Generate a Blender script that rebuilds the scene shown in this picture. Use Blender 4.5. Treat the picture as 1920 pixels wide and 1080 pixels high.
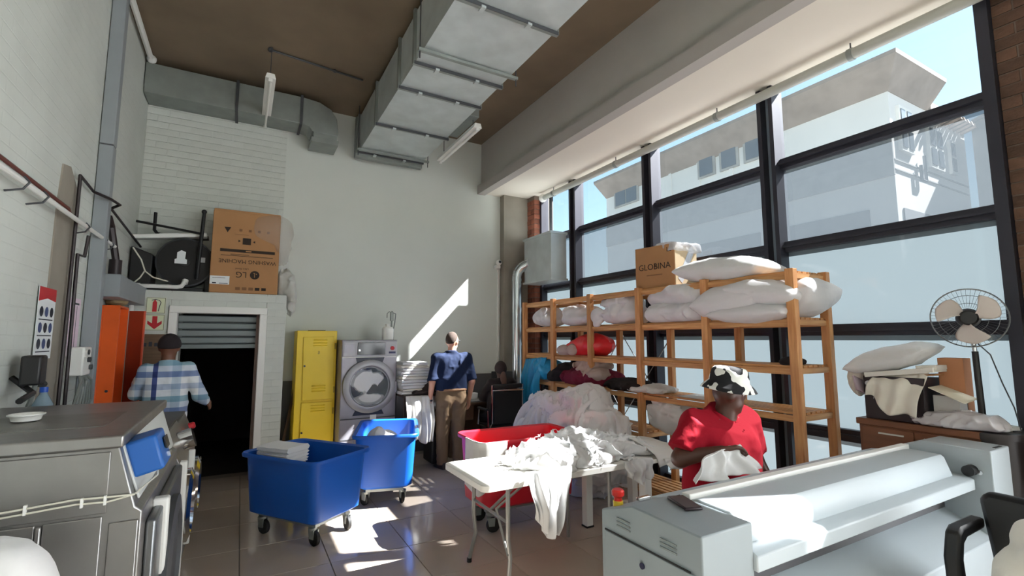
import bpy, bmesh, math, random
import numpy as np
from mathutils import Vector, Matrix
random.seed(7)
for o in list(bpy.data.objects): bpy.data.objects.remove(o)
SC = bpy.context.scene
COL = SC.collection
# ------------------------------------------------------------ camera, sky, sun, exposure
CH = 1.68; FPX = 898.0; YAW = math.radians(29.4); PITCH = math.radians(6.1)
FW = np.array([math.sin(YAW)*math.cos(PITCH), math.cos(YAW)*math.cos(PITCH), math.sin(PITCH)])
RT = np.array([math.cos(YAW), -math.sin(YAW), 0.0]); UP = np.cross(RT, FW); CP = np.array([0, 0, CH])
cam = bpy.data.cameras.new('camera'); camo = bpy.data.objects.new('camera', cam); COL.objects.link(camo)
cam.sensor_width = 36; cam.lens = FPX/1920*36; cam.clip_start = 0.05; cam.clip_end = 300
camo.location = (0, 0, CH); camo.rotation_euler = (math.pi/2+PITCH, 0, -YAW)
SC.camera = camo
SUNV = Vector((1.09, -0.39, 1.20)).normalized()
w = bpy.data.worlds.new('world'); SC.world = w; w.use_nodes = True
nt = w.node_tree; bg = nt.nodes['Background']
sky = nt.nodes.new('ShaderNodeTexSky'); sky.sky_type = 'NISHITA'; sky.sun_disc = False
sky.sun_elevation = math.radians(45); sky.sun_rotation = math.radians(110); sky.air_density = 1.0; sky.dust_density = 0.6; sky.ozone_density = 1.0
tint = nt.nodes.new('ShaderNodeMix'); tint.data_type = 'RGBA'; tint.blend_type = 'MULTIPLY'; tint.inputs[0].default_value = 1.0; tint.inputs[7].default_value = (0.92, 1.0, 0.90, 1)
nt.links.new(sky.outputs[0], tint.inputs[6]); nt.links.new(tint.outputs[2], bg.inputs[0]); bg.inputs[1].default_value = 0.05
sun = bpy.data.lights.new('sun', 'SUN'); sun.energy = 10.0; sun.angle = math.radians(0.6); sun.color = (0.985, 1.0, 1.0)
suno = bpy.data.objects.new('sun', sun); COL.objects.link(suno)
suno.rotation_euler = SUNV.to_track_quat('Z', 'Y').to_euler(); suno.location = (20, -5, 25)
SC.view_settings.view_transform = 'Standard'; SC.view_settings.look = 'None'
SC.view_settings.exposure = 2.47; SC.view_settings.gamma = 1.0; SC.view_settings.use_curve_mapping = False
try:
    SC.cycles.max_bounces = 10; SC.cycles.diffuse_bounces = 6; SC.cycles.transparent_max_bounces = 12; SC.cycles.transmission_bounces = 8
    SC.cycles.sample_clamp_indirect = 12
except Exception: pass
# ------------------------------------------------------------ where a sight line of the photograph meets a plane of the place
def ray(x, y): return FW + RT*(x-960)/FPX - UP*(y-540)/FPX
def pz(x, y, z=0.0): d = ray(x, y); return CP + d*(z-CH)/d[2]
def px(x, y, X): d = ray(x, y); return CP + d*X/d[0]
def py(x, y, Y): d = ray(x, y); return CP + d*Y/d[1]
# ------------------------------------------------------------ materials
def lin(c):
    r = []
    for v in c[:3]:
        v = v/255.0; r.append(v/12.92 if v <= 0.04045 else ((v+0.055)/1.055)**2.4)
    return (*r, 1.0)
MATS = {}
def mat(name, c, rough=0.6, metal=0.0, var=0.0, vs=6.0, bump=0.0, bs=40.0, rnd=0.0, kind='noise', stretch=None, c2=None, spec=0.5, coat=0.0, trans=0.0, alpha=1.0, sheen=0.0, lo=.35, hi=.65):
    if name in MATS: return MATS[name]
    m = bpy.data.materials.new(name); m.use_nodes = True; t = m.node_tree; b = t.nodes['Principled BSDF']
    b.inputs['Base Color'].default_value = lin(c); b.inputs['Roughness'].default_value = rough; b.inputs['Metallic'].default_value = metal
    b.inputs['Specular IOR Level'].default_value = spec; b.inputs['Coat Weight'].default_value = coat
    b.inputs['Transmission Weight'].default_value = trans; b.inputs['Alpha'].default_value = alpha; b.inputs['Sheen Weight'].default_value = sheen
    tc = t.nodes.new('ShaderNodeTexCoord'); mp = t.nodes.new('ShaderNodeMapping'); t.links.new(tc.outputs['Object'], mp.inputs[0])
    if stretch: mp.inputs['Scale'].default_value = stretch
    if var > 0 or c2:
        n = t.nodes.new('ShaderNodeTexNoise'); n.inputs['Scale'].default_value = vs; n.inputs['Detail'].default_value = 5; t.links.new(mp.outputs[0], n.inputs['Vector'])
        r = t.nodes.new('ShaderNodeValToRGB'); r.color_ramp.elements[0].position = lo; r.color_ramp.elements[1].position = hi
        L = lin(c); r.color_ramp.elements[0].color = tuple(v*(1-var) for v in L[:3])+(1,); r.color_ramp.elements[1].color = lin(c2) if c2 else L
        t.links.new(n.outputs[0], r.inputs[0]); src = r.outputs[0]
        if rnd > 0:
            oi = t.nodes.new('ShaderNodeObjectInfo'); hs = t.nodes.new('ShaderNodeHueSaturation'); mr = t.nodes.new('ShaderNodeMapRange')
            mr.inputs[3].default_value = 1-rnd; mr.inputs[4].default_value = 1+rnd
            t.links.new(oi.outputs['Random'], mr.inputs[0]); t.links.new(mr.outputs[0], hs.inputs['Value']); t.links.new(src, hs.inputs['Color']); src = hs.outputs[0]
        t.links.new(src, b.inputs['Base Color'])
    if bump > 0:
        n2 = t.nodes.new('ShaderNodeTexNoise'); n2.inputs['Scale'].default_value = bs; n2.inputs['Detail'].default_value = 4; t.links.new(mp.outputs[0], n2.inputs['Vector'])
        bp = t.nodes.new('ShaderNodeBump'); bp.inputs['Strength'].default_value = bump; bp.inputs['Distance'].default_value = 0.01
        t.links.new(n2.outputs[0], bp.inputs['Height']); t.links.new(bp.outputs[0], b.inputs['Normal'])
    MATS[name] = m; return m
def brickpaint(name, c):
    m = mat(name, c, 0.75, var=0.10, vs=1.6); t = m.node_tree; b = t.nodes['Principled BSDF']
    tc = t.nodes.new('ShaderNodeTexCoord'); sx = t.nodes.new('ShaderNodeSeparateXYZ'); ad = t.nodes.new('ShaderNodeMath'); cx = t.nodes.new('ShaderNodeCombineXYZ')
    t.links.new(tc.outputs['Object'], sx.inputs[0]); t.links.new(sx.outputs[0], ad.inputs[0]); t.links.new(sx.outputs[1], ad.inputs[1])
    t.links.new(ad.outputs[0], cx.inputs[0]); t.links.new(sx.outputs[2], cx.inputs[1])
    br = t.nodes.new('ShaderNodeTexBrick'); br.inputs['Scale'].default_value = 1.0; br.inputs['Brick Width'].default_value = 0.23; br.inputs['Row Height'].default_value = 0.085
    br.inputs['Mortar Size'].default_value = 0.006; br.inputs['Mortar Smooth'].default_value = 0.6
    br.inputs[1].default_value = (1, 1, 1, 1); br.inputs[2].default_value = (.85, .85, .85, 1); br.inputs[3].default_value = (0, 0, 0, 1)
    t.links.new(cx.outputs[0], br.inputs[0])
    bp = t.nodes.new('ShaderNodeBump'); bp.inputs['Strength'].default_value = 0.35; bp.inputs['Distance'].default_value = 0.008
    t.links.new(br.outputs[0], bp.inputs['Height']); t.links.new(bp.outputs[0], b.inputs['Normal']); return m
def glass(name, tr, col, rough_mix=0.0, dif=0.3):
    # sheet of glass: part clear, part light-scattering (film, dirt), thin gloss
    m = bpy.data.materials.new(name); m.use_nodes = True; t = m.node_tree; t.nodes.clear()
    out = t.nodes.new('ShaderNodeOutputMaterial'); tp = t.nodes.new('ShaderNodeBsdfTransparent'); tl = t.nodes.new('ShaderNodeBsdfTranslucent'); df = t.nodes.new('ShaderNodeBsdfDiffuse')
    tl.inputs[0].default_value = lin(col); df.inputs[0].default_value = lin(col)
    a = t.nodes.new('ShaderNodeMixShader'); a.inputs[0].default_value = dif; t.links.new(tl.outputs[0], a.inputs[1]); t.links.new(df.outputs[0], a.inputs[2])
    bmx = t.nodes.new('ShaderNodeMixShader'); bmx.inputs[0].default_value = tr
    if rough_mix > 0:
        tc = t.nodes.new('ShaderNodeTexCoord'); n = t.nodes.new('ShaderNodeTexNoise'); n.inputs['Scale'].default_value = 1.2; n.inputs['Detail'].default_value = 6
        t.links.new(tc.outputs['Object'], n.inputs[0]); mr = t.nodes.new('ShaderNodeMapRange'); mr.inputs[1].default_value = .3; mr.inputs[2].default_value = .7
        mr.inputs[3].default_value = tr-rough_mix; mr.inputs[4].default_value = min(1, tr+rough_mix); t.links.new(n.outputs[0], mr.inputs[0]); t.links.new(mr.outputs[0], bmx.inputs[0])
    t.links.new(a.outputs[0], bmx.inputs[1]); t.links.new(tp.outputs[0], bmx.inputs[2])
    gl = t.nodes.new('ShaderNodeBsdfGlossy'); gl.inputs['Roughness'].default_value = 0.05
    c = t.nodes.new('ShaderNodeMixShader'); c.inputs[0].default_value = 0.04; t.links.new(bmx.outputs[0], c.inputs[1]); t.links.new(gl.outputs[0], c.inputs[2])
    t.links.new(c.outputs[0], out.inputs[0]); MATS[name] = m; return m
def woodmat(name, c, c2, rough=0.5, axis=(14, 1.2, 14)):
    return mat(name, c, rough, var=0.0, c2=c2, vs=3.0, stretch=axis, rnd=0.12, bump=0.08, bs=6)
# ------------------------------------------------------------ mesh helpers
WL = {}
def wl(p): return WL.get(p.name, Vector((0, 0, 0))) if p else Vector((0, 0, 0))
class MB:
    def __init__(s): s.V = []; s.F = []
    def add(s, V, F):
        n = len(s.V); s.V += [tuple(map(float, v)) for v in V]; s.F += [tuple(i+n for i in f) for f in F]; return s
    def box(s, c, d, R=None):
        x, y, z = d[0]/2, d[1]/2, d[2]/2; P = [Vector(v) for v in ((-x,-y,-z),(x,-y,-z),(x,y,-z),(-x,y,-z),(-x,-y,z),(x,-y,z),(x,y,z),(-x,y,z))]
        if R: P = [R @ p for p in P]
        return s.add([p+Vector(c) for p in P], [(3,2,1,0),(4,5,6,7),(0,1,5,4),(1,2,6,5),(2,3,7,6),(3,0,4,7)])
    def bx(s, a, b):
        return s.box([(a[i]+b[i])/2 for i in range(3)], [abs(b[i]-a[i]) for i in range(3)])
    def prism(s, poly, ax, a, b):
        f = {'x': lambda u, v, t: (t, u, v), 'y': lambda u, v, t: (u, t, v), 'z': lambda u, v, t: (u, v, t)}[ax]; n = len(poly)
        V = [f(u, v, a) for u, v in poly]+[f(u, v, b) for u, v in poly]
        return s.add(V, [tuple(range(n))[::-1], tuple(range(n, 2*n))]+[(i, (i+1) % n, n+(i+1) % n, n+i) for i in range(n)])
    def loft(s, rings, cap0=True, cap1=True):
        n = len(rings[0]); V = [p for r in rings for p in r]; F = []
        for k in range(len(rings)-1):
            for i in range(n): F.append((k*n+i, k*n+(i+1) % n, (k+1)*n+(i+1) % n, (k+1)*n+i))
        if cap0: F.append(tuple(range(n))[::-1])
        if cap1: F.append(tuple(range((len(rings)-1)*n, len(rings)*n)))
        return s.add(V, F)
    def tube(s, pts, r, seg=10, cap=True):
        pts = [Vector(p) for p in pts]; rs = r if isinstance(r, (list, tuple)) else [r]*len(pts); rings = []; t0 = (pts[1]-pts[0]).normalized()
        up = Vector((0, 0, 1)) if abs(t0.z) < 0.9 else Vector((1, 0, 0)); a = t0.cross(up).normalized()
        for i, p in enumerate(pts):
            t = ((pts[min(i+1, len(pts)-1)]-p).normalized()+(p-pts[max(i-1, 0)]).normalized())
            t = t.normalized() if t.length > 1e-6 else t0
            a = (a-t*a.dot(t)); a = a.normalized() if a.length > 1e-6 else t.orthogonal().normalized(); b = t.cross(a)
            rings.append([p+(a*math.cos(k*2*math.pi/seg)+b*math.sin(k*2*math.pi/seg))*rs[i] for k in range(seg)])
        return s.loft(rings, cap, cap)
    def cyl(s, p0, p1, r0, r1=None, seg=16): return s.tube([p0, p1], [r0, r0 if r1 is None else r1], seg)
    def lathe(s, prof, c=(0, 0, 0), R=None, seg=24, cap=True):
        rings = []
        for r, z in prof:
            q = [Vector((r*math.cos(k*2*math.pi/seg), r*math.sin(k*2*math.pi/seg), z)) for k in range(seg)]
            rings.append([(R @ p if R else p)+Vector(c) for p in q])
        return s.loft(rings, cap, cap)
    def sph(s, c, r, seg=12, rg=8):
        r = (r, r, r) if not isinstance(r, (tuple, list)) else r
        rings = [[Vector(c)+Vector((r[0]*math.sin(math.pi*j/rg)*math.cos(2*math.pi*k/seg), r[1]*math.sin(math.pi*j/rg)*math.sin(2*math.pi*k/seg), -r[2]*math.cos(math.pi*j/rg))) for k in range(seg)] for j in range(1, rg)]
        return s.loft(rings)
    def grid(s, f, nu, nv):
        V = [f(i/nu, j/nv) for j in range(nv+1) for i in range(nu+1)]
        return s.add(V, [(j*(nu+1)+i, j*(nu+1)+i+1, (j+1)*(nu+1)+i+1, (j+1)*(nu+1)+i) for j in range(nv) for i in range(nu)])
    def disc(s, c, r, n, seg=24):   # flat disc with unit normal n
        n = Vector(n); a = n.orthogonal().normalized(); b = n.cross(a)
        return s.add([Vector(c)+(a*math.cos(k*2*math.pi/seg)+b*math.sin(k*2*math.pi/seg))*r for k in range(seg)], [tuple(range(seg))])
    def build(s, name, m, parent=None, smooth=35, bevel=0, solid=0, kind=None, rot=None):
        me = bpy.data.meshes.new(name); V = np.array(s.V); off = np.array(wl(parent))
        if parent is None:
            off = np.array([(V[:, 0].min()+V[:, 0].max())/2, (V[:, 1].min()+V[:, 1].max())/2, V[:, 2].min()])
        me.from_pydata((V-off).tolist(), [], s.F); me.update()
        o = bpy.data.objects.new(name, me); COL.objects.link(o)
        if parent is None: o.location = off; WL[o.name] = Vector(off)
        else: o.parent = parent; WL[o.name] = Vector(off)
        if m: me.materials.append(m if not isinstance(m, str) else MATS[m])
        if smooth:
            me.shade_smooth()
            try: me.set_sharp_from_angle(angle=math.radians(smooth))
            except Exception: pass
        if solid:
            q = o.modifiers.new('thick', 'SOLIDIFY'); q.thickness = solid; q.offset = 0
        if bevel:
            q = o.modifiers.new('bevel', 'BEVEL'); q.width = bevel; q.segments = 2; q.limit_method = 'ANGLE'; q.angle_limit = math.radians(40)
        if kind: o['kind'] = kind
        return o
def T(o, label, cat, group=None):
    o['label'] = label; o['category'] = cat
    if group: o['group'] = group
    return o
def thing(name, label, cat, loc=(0, 0, 0), rz=0.0, group=None, local=False):
    o = bpy.data.objects.new(name, None); COL.objects.link(o); o.location = Vector([float(v) for v in loc]); o.rotation_euler = (0, 0, rz); o.empty_display_size = 0.1
    WL[o.name] = Vector((0, 0, 0)) if local else Vector([float(v) for v in loc])
    return T(o, label, cat, group)
def lab(o, l): o['label'] = l; return o
def kids(o): return [c for c in bpy.data.objects if c.parent == o]
def copy_tree(o, parent=None):
    c = o.copy(); COL.objects.link(c); WL[c.name] = WL.get(o.name, Vector((0, 0, 0)))
    if parent: c.parent = parent
    for ch in kids(o): copy_tree(ch, c)
    return c
def piece(proto, parent, loc, rz=0.0, name=None):   # repeated small piece sharing its mesh
    o = bpy.data.objects.new(name or proto.name.split('.')[0], proto); COL.objects.link(o); o.parent = parent; o.location = Vector([float(v) for v in loc])-wl(parent); o.rotation_euler = (0, 0, rz); return o
def pmesh(name, mb, m):
    me = bpy.data.meshes.new(name); me.from_pydata(mb.V, [], mb.F); me.materials.append(m); me.update(); return me
def Rx(a): return Matrix.Rotation(a, 3, 'X')
def Ry(a): return Matrix.Rotation(a, 3, 'Y')
def Rz(a): return Matrix.Rotation(a, 3, 'Z')
def text(body, size, m, loc, R, parent, name='lettering', align='CENTER', depth=0.001):
    cu = bpy.data.curves.new('txt', 'FONT'); cu.body = body; cu.size = size; cu.align_x = align; cu.align_y = 'CENTER'; cu.extrude = depth; cu.resolution_u = 3
    to = bpy.data.objects.new('txt', cu); COL.objects.link(to)
    me = bpy.data.meshes.new_from_object(to); bpy.data.objects.remove(to); bpy.data.curves.remove(cu)
    me.transform(R.to_4x4()); me.transform(Matrix.Translation(Vector([float(v) for v in loc])-wl(parent))); me.materials.append(m)
    o = bpy.data.objects.new(name, me); COL.objects.link(o); o.parent = parent; return o
WALLY = Matrix(((1, 0, 0), (0, 0, -1), (0, 1, 0)))      # flat text turned to stand facing -Y
# ------------------------------------------------------------ soft shapes: signed distance -> one continuous mesh
def _h(i, j, k, s):
    n = (i*374761393+j*668265263+k*1274126177+s*974634533) & 0xffffffff
    n = ((n ^ (n >> 13))*1274126177) & 0xffffffff; return ((n ^ (n >> 16)) & 0xffff)/65535.0
def vn(x, y, z, s=0):
    xi = np.floor(x).astype(np.int64); yi = np.floor(y).astype(np.int64); zi = np.floor(z).astype(np.int64)
    fx = x-xi; fy = y-yi; fz = z-zi; fx = fx*fx*fx*(fx*(fx*6-15)+10); fy = fy*fy*fy*(fy*(fy*6-15)+10); fz = fz*fz*fz*(fz*(fz*6-15)+10); r = 0
    for a in (0, 1):
        for b in (0, 1):
            for c in (0, 1):
                r = r+_h(xi+a, yi+b, zi+c, s)*(fx if a else 1-fx)*(fy if b else 1-fy)*(fz if c else 1-fz)
    return r
def folds(X, Y, Z, f=5.0, s=0, wp=0.6, st=(1, 1, 1), sharp=1.0):
    # creases as ridges of warped noise, 0..1
    X = X*st[0]; Y = Y*st[1]; Z = Z*st[2]
    wx = vn(X*f*.6, Y*f*.6, Z*f*.6, s+11)-.5; wy = vn(X*f*.6, Y*f*.6, Z*f*.6, s+12)-.5; wz = vn(X*f*.6, Y*f*.6, Z*f*.6, s+13)-.5; k = wp*2.2
    a = 1-np.abs(2*vn(X*f+wx*k, Y*f+wy*k, Z*f+wz*k, s)-1)
    b = 1-np.abs(2*vn(X*f*2.1+wx*k*2, Y*f*2.1+wy*k*2, Z*f*2.1+wz*k*2, s+5)-1)
    return (a**(2*sharp)*0.68+b**(2*sharp)*0.32)
def capsule(P, a, b, ra, rb, e=None):
    a = np.array(a, float); b = np.array(b, float); d = b-a; L = max(d@d, 1e-9)
    t = np.clip(((P[0]-a[0])*d[0]+(P[1]-a[1])*d[1]+(P[2]-a[2])*d[2])/L, 0, 1)
    return np.sqrt((P[0]-a[0]-t*d[0])**2+(P[1]-a[1]-t*d[1])**2+(P[2]-a[2]-t*d[2])**2)-(ra+(rb-ra)*t)
def ell(P, c, r, rz=0.0, tilt=None):
    x, y, z = P[0]-c[0], P[1]-c[1], P[2]-c[2]
    if rz: ca, sa = math.cos(rz), math.sin(rz); x, y = x*ca+y*sa, -x*sa+y*ca
    if tilt: ca, sa = math.cos(tilt), math.sin(tilt); x, z = x*ca+z*sa, -x*sa+z*ca
    k = np.sqrt((x/r[0])**2+(y/r[1])**2+(z/r[2])**2); return (k-1)*min(r)
def smin(a, b, k):
    h = np.clip(0.5+0.5*(b-a)/k, 0, 1); return b*(1-h)+a*h-k*h*(1-h)
def net(f, lo, hi, h):
    lo = np.array(lo, float); hi = np.array(hi, float); n = np.ceil((hi-lo)/h).astype(int)+1
    ax = [lo[i]+h*np.arange(n[i]) for i in range(3)]; P = np.meshgrid(*ax, indexing='ij'); D = f(P)
    D[0], D[-1] = np.maximum(D[0], h), np.maximum(D[-1], h); D[:, 0], D[:, -1] = np.maximum(D[:, 0], h), np.maximum(D[:, -1], h); D[:, :, 0], D[:, :, -1] = np.maximum(D[:, :, 0], h), np.maximum(D[:, :, -1], h)
    S = D < 0; nx, ny, nz = S.shape; cs = [(a, b, c) for a in (0, 1) for b in (0, 1) for c in (0, 1)]
    sub = lambda A, o: A[o[0]:nx-1+o[0], o[1]:ny-1+o[1], o[2]:nz-1+o[2]]
    cnt = sum(sub(S, o).astype(np.int8) for o in cs); act = (cnt > 0) & (cnt < 8); I = np.argwhere(act)
    if len(I) == 0: return [], []
    idx = -np.ones(act.shape, int); idx[tuple(I.T)] = np.arange(len(I)); acc = np.zeros((len(I), 3)); num = np.zeros(len(I))
    for o in cs:
        for axs in range(3):
            if o[axs] == 0:
                q = list(o); q[axs] = 1; d0 = D[I[:, 0]+o[0], I[:, 1]+o[1], I[:, 2]+o[2]]; d1 = D[I[:, 0]+q[0], I[:, 1]+q[1], I[:, 2]+q[2]]
                m = (d0 < 0) != (d1 < 0); t = np.where(m, d0/np.where(m, d0-d1, 1), 0); p = np.tile(np.array(o, float), (len(I), 1)); p[:, axs] += t
                acc += p*m[:, None]; num += m
    V = lo+(I+acc/num[:, None])*h; F = []
    for axs in range(3):
        o = [slice(None)]*3; q = [slice(None)]*3; o[axs] = slice(0, -1); q[axs] = slice(1, None); a = S[tuple(o)]; b = S[tuple(q)]; E = np.argwhere(a != b); u, v = [i for i in range(3) if i != axs]
        ok = (E[:, u] > 0) & (E[:, v] > 0) & (E[:, u] < S.shape[u]-1) & (E[:, v] < S.shape[v]-1); E = E[ok]; flip = a[tuple(E.T)]
        def g(du, dv): c = E.copy(); c[:, u] -= du; c[:, v] -= dv; return idx[c[:, 0], c[:, 1], c[:, 2]]
        Q = np.stack([g(1, 1), g(0, 1), g(0, 0), g(1, 0)], 1)
        if axs == 1: flip = ~flip
        Q[~flip] = Q[~flip][:, ::-1]; F.append(Q)
    F = np.concatenate(F); return V, F
def soft(name, f, lo, hi, h, m, parent=None, smooth=2):
    V, F = net(f, lo, hi, h); V = np.array(V)
    for _ in range(smooth):   # relax
        A = np.zeros_like(V); c = np.zeros(len(V))
        for i in range(4):
            a, b = F[:, i], F[:, (i+1) % 4]
            for k in range(3): A[:, k] += np.bincount(a, V[b, k], len(V))+np.bincount(b, V[a, k], len(V))
            c += np.bincount(a, minlength=len(V))+np.bincount(b, minlength=len(V))
        V = V*.5+.5*A/np.maximum(c, 1)[:, None]
    me = bpy.data.meshes.new(name)
    off = np.array(wl(parent)) if parent else np.array([(V[:, 0].min()+V[:, 0].max())/2, (V[:, 1].min()+V[:, 1].max())/2, V[:, 2].min()])
    W_ = (V-off).astype(np.float32)
    me.vertices.add(len(W_)); me.vertices.foreach_set('co', W_.ravel()); me.loops.add(F.size); me.loops.foreach_set('vertex_index', F.astype(np.int32).ravel())
    me.polygons.add(len(F)); me.polygons.foreach_set('loop_start', np.arange(0, F.size, 4, dtype=np.int32)); me.update(calc_edges=True); me.validate(); me.shade_smooth()
    me.materials.append(m); o = bpy.data.objects.new(name, me); COL.objects.link(o)
    if parent: o.parent = parent
    else: o.location = off
    WL[o.name] = Vector(off); return o
# ------------------------------------------------------------ palette
PLAST = mat('wall_plaster', (212, 216, 210), 0.8, var=0.05, vs=1.2, bump=0.05, bs=30)
BRP = brickpaint('painted_brick', (204, 208, 202))
CEIL = mat('ceiling_concrete', (130, 114, 94), 0.9, var=0.28, vs=0.9, bump=0.2, bs=8)
BEAMM = mat('beam_paint', (186, 182, 175), 0.8, var=0.06, vs=2)
SOFF = mat('soffit_paint', (226, 218, 205), 0.85, var=0.03, vs=1)
TILEM = mat('floor_tile', (186, 172, 158), 0.12, var=0.07, vs=2.2, rnd=0.05, bump=0.01, bs=3)
GROUT = mat('grout', (120, 112, 104), 0.8)
BRICKM = mat('face_brick', (139, 82, 62), 0.85, var=0.25, vs=9, bump=0.4, bs=60, rnd=0.35)
BRICKD = mat('dark_brick', (104, 76, 60), 0.85, var=0.25, vs=9, bump=0.4, bs=60, rnd=0.35)
MORT = mat('mortar', (120, 105, 95), 0.9, var=0.2, vs=20)
CONC = mat('bare_concrete', (150, 143, 132), 0.85, var=0.15, vs=3, bump=0.1)
FRAME = mat('window_steel', (52, 52, 62), 0.45, metal=0.3, var=0.1, vs=8)
WHITE = mat('white_paint', (230, 230, 226), 0.45)
GALV = mat('galvanised_steel', (204, 212, 212), 0.45, metal=0.4, var=0.14, vs=4, bump=0.03, bs=3)
GALVD = mat('dull_galvanised', (150, 156, 152), 0.5, metal=0.5, var=0.15, vs=5)
STEEL = mat('stainless', (154, 152, 150), 0.36, metal=0.85, var=0.12, vs=5, stretch=(1, 8, 1))
CHROME = mat('chrome', (215, 215, 215), 0.12, metal=1.0)
BLACK = mat('black_plastic', (22, 22, 24), 0.45)
BLACKM = mat('black_metal', (28, 27, 28), 0.5, metal=0.4)
DARKG = mat('dark_grey', (66, 68, 72), 0.6)
GREYP = mat('grey_paint', (142, 148, 152), 0.5, var=0.06, vs=4)
PINE = woodmat('pine', (196, 138, 84), (222, 172, 116)); PINEX = woodmat('pine_cross', (196, 138, 84), (222, 172, 116), axis=(1.2, 14, 14)); PINEZ = woodmat('pine_up', (186, 126, 76), (210, 156, 102), axis=(14, 14, 1.2))
CARD = mat('cardboard', (176, 130, 88), 0.85, var=0.08, vs=4); CARDL = mat('lit_cardboard', (205, 182, 148), 0.85, var=0.06, vs=4)
LINEN = mat('white_linen', (216, 216, 216), 0.9, sheen=0.3, bump=0.15, bs=30)
LINENW = mat('cream_linen', (228, 222, 210), 0.9, sheen=0.3, bump=0.15, bs=30)
DUVET = mat('white_duvet', (218, 216, 218), 0.9, sheen=0.3, bump=0.2, bs=22)
RUBBER = mat('black_rubber', (20, 20, 20), 0.7)
# ------------------------------------------------------------ room shell
ZC = 5.02; XW = 4.5; YB = 7.2; XL = -1.15; YN = -8.0
fl = MB().bx((XL-.2, YN, -.12), (XW+.15, YB, -.006)).build('floor', GROUT, kind='structure')
tp = 0.6; bm_ = MB(); g = tp/2-.0025
bm_.add([(-g, -g, -.006), (g, -g, -.006), (g, g, -.006), (-g, g, -.006), (-g+.002, -g+.002, 0), (g-.002, -g+.002, 0), (g-.002, g-.002, 0), (-g+.002, g-.002, 0)], [(4,5,6,7),(0,1,5,4),(1,2,6,5),(2,3,7,6),(3,0,4,7)])
tm = pmesh('floor_tile', bm_, TILEM)
for i in range(-2, 8):
    for j in range(-4, 12):
        cx, cy_ = 0.08+tp*i+tp/2, 0.4+tp*j+tp/2
        if cx-.3 > XL-.25 and cx < XW and cy_ < YB-.2: piece(tm, fl, (cx, cy_, 0), name='floor_tile')
MB().bx((XL-.3, YN-.2, ZC), (XW+.4, YB+.3, ZC+.25)).build('ceiling', CEIL, kind='structure')
MB().bx((3.45, YN, 4.28), (3.7, YB, ZC)).build('trim_1', BEAMM, kind='structure')
MB().bx((3.38, YN, 4.13), (3.52, YB, 4.28)).build('trim_2', mat('fascia_paint', (176, 170, 164), 0.8), kind='structure')
MB().bx((3.52, YN, 4.15), (XW-.001, YB, 4.27)).build('trim_3', SOFF, kind='structure')
MB().bx((XW, YN, 4.15), (XW+.06, YB+.2, ZC)).build('wall_right_upper', PLAST, kind='structure')
# back wall with the dark opening; left part painted brick stands slightly proud
wb = MB(); wb.bx((.30, YB, 0), (4.3, YB+.25, ZC)); wb.bx((XL-.2, YB, 2.0), (.30, YB+.25, ZC)); wb.bx((XL-.2, YB, 0), (-.66, YB+.25, 2.0)); wb.build('wall_back', PLAST, kind='structure')
MB().bx((XL, YB-.06, 2.15), (.42, YB-.001, ZC)).build('wall_back_brick', BRP, kind='structure')
MB().bx((.5, YB-.02, 0), (3.82, YB-.001, 1.12)).build('baseboard_back', mat('dado_paint', (92, 92, 94), 0.7), kind='structure')
MB().bx((XL-.2, YN, 0), (XL, YB, ZC)).build('wall_left', BRP, kind='structure')
MB().bx((XL-.2, YN-.2, 0), (XW+.3, YN, ZC)).build('wall_near', PLAST, kind='structure')
# dark store beyond the opening
DK = mat('store_shade', (38, 36, 36), 0.9)  # the store's darkness is put into this near-black wall colour
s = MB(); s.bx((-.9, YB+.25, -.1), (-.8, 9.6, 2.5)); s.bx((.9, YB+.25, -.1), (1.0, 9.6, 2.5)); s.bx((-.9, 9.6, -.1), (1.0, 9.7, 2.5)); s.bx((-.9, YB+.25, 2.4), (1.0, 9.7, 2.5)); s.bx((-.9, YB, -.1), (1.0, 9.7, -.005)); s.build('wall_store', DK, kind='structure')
# portal block round the doorway
D0, D1, DZ, PY = -.64, .19, 1.98, 6.62
p = MB(); p.bx((XL, PY+.01, 0), (D0-.07, YB-.01, 2.23)); p.bx((D1+.07, PY+.01, 0), (.48, YB-.01, 2.23)); p.bx((D0-.07, PY+.01, DZ+.06), (D1+.07, YB-.01, 2.23))
p.build('wall_portal', BRP, kind='structure', bevel=.006)
dr = thing('door_1', 'white framed doorway', 'x', (0, PY, 0)); del dr['label'], dr['category']; dr['kind'] = 'structure'
for a, b in (((D0-.08, PY-.03, 0), (D0, PY+.12, DZ)), ((D1, PY-.03, 0), (D1+.08, PY+.12, DZ)), ((D0-.08, PY-.03, DZ), (D1+.08, PY+.12, DZ+.08))): MB().bx(a, b).build('door_frame', WHITE, dr, bevel=.006)
SHUT = mat('shutter_steel', (120, 128, 130), 0.5, metal=0.4)
for k in range(4):
    z = DZ-.02-k*.085; MB().prism([(PY+.16, z), (PY+.145, z-.012), (PY+.145, z-.066), (PY+.16, z-.08)], 'x', D0, D1).build('shutter_slat', SHUT, dr)
MB().bx((D0, PY+.14, DZ-.41), (D1, PY+.18, DZ-.36)).build('bottom_bar', SHUT, dr, bevel=.005)
MB().bx((D1-.03, PY+.12, 0), (D1+.001, PY+.2, DZ)).build('guide_rail', mat('rail_paint', (150, 128, 122), 0.6), dr)
PBR = mat('painted_brick_face', (204, 208, 202), 0.7, var=0.06, vs=5, bump=.25, bs=30, rnd=0.03); fbm = {}
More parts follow.
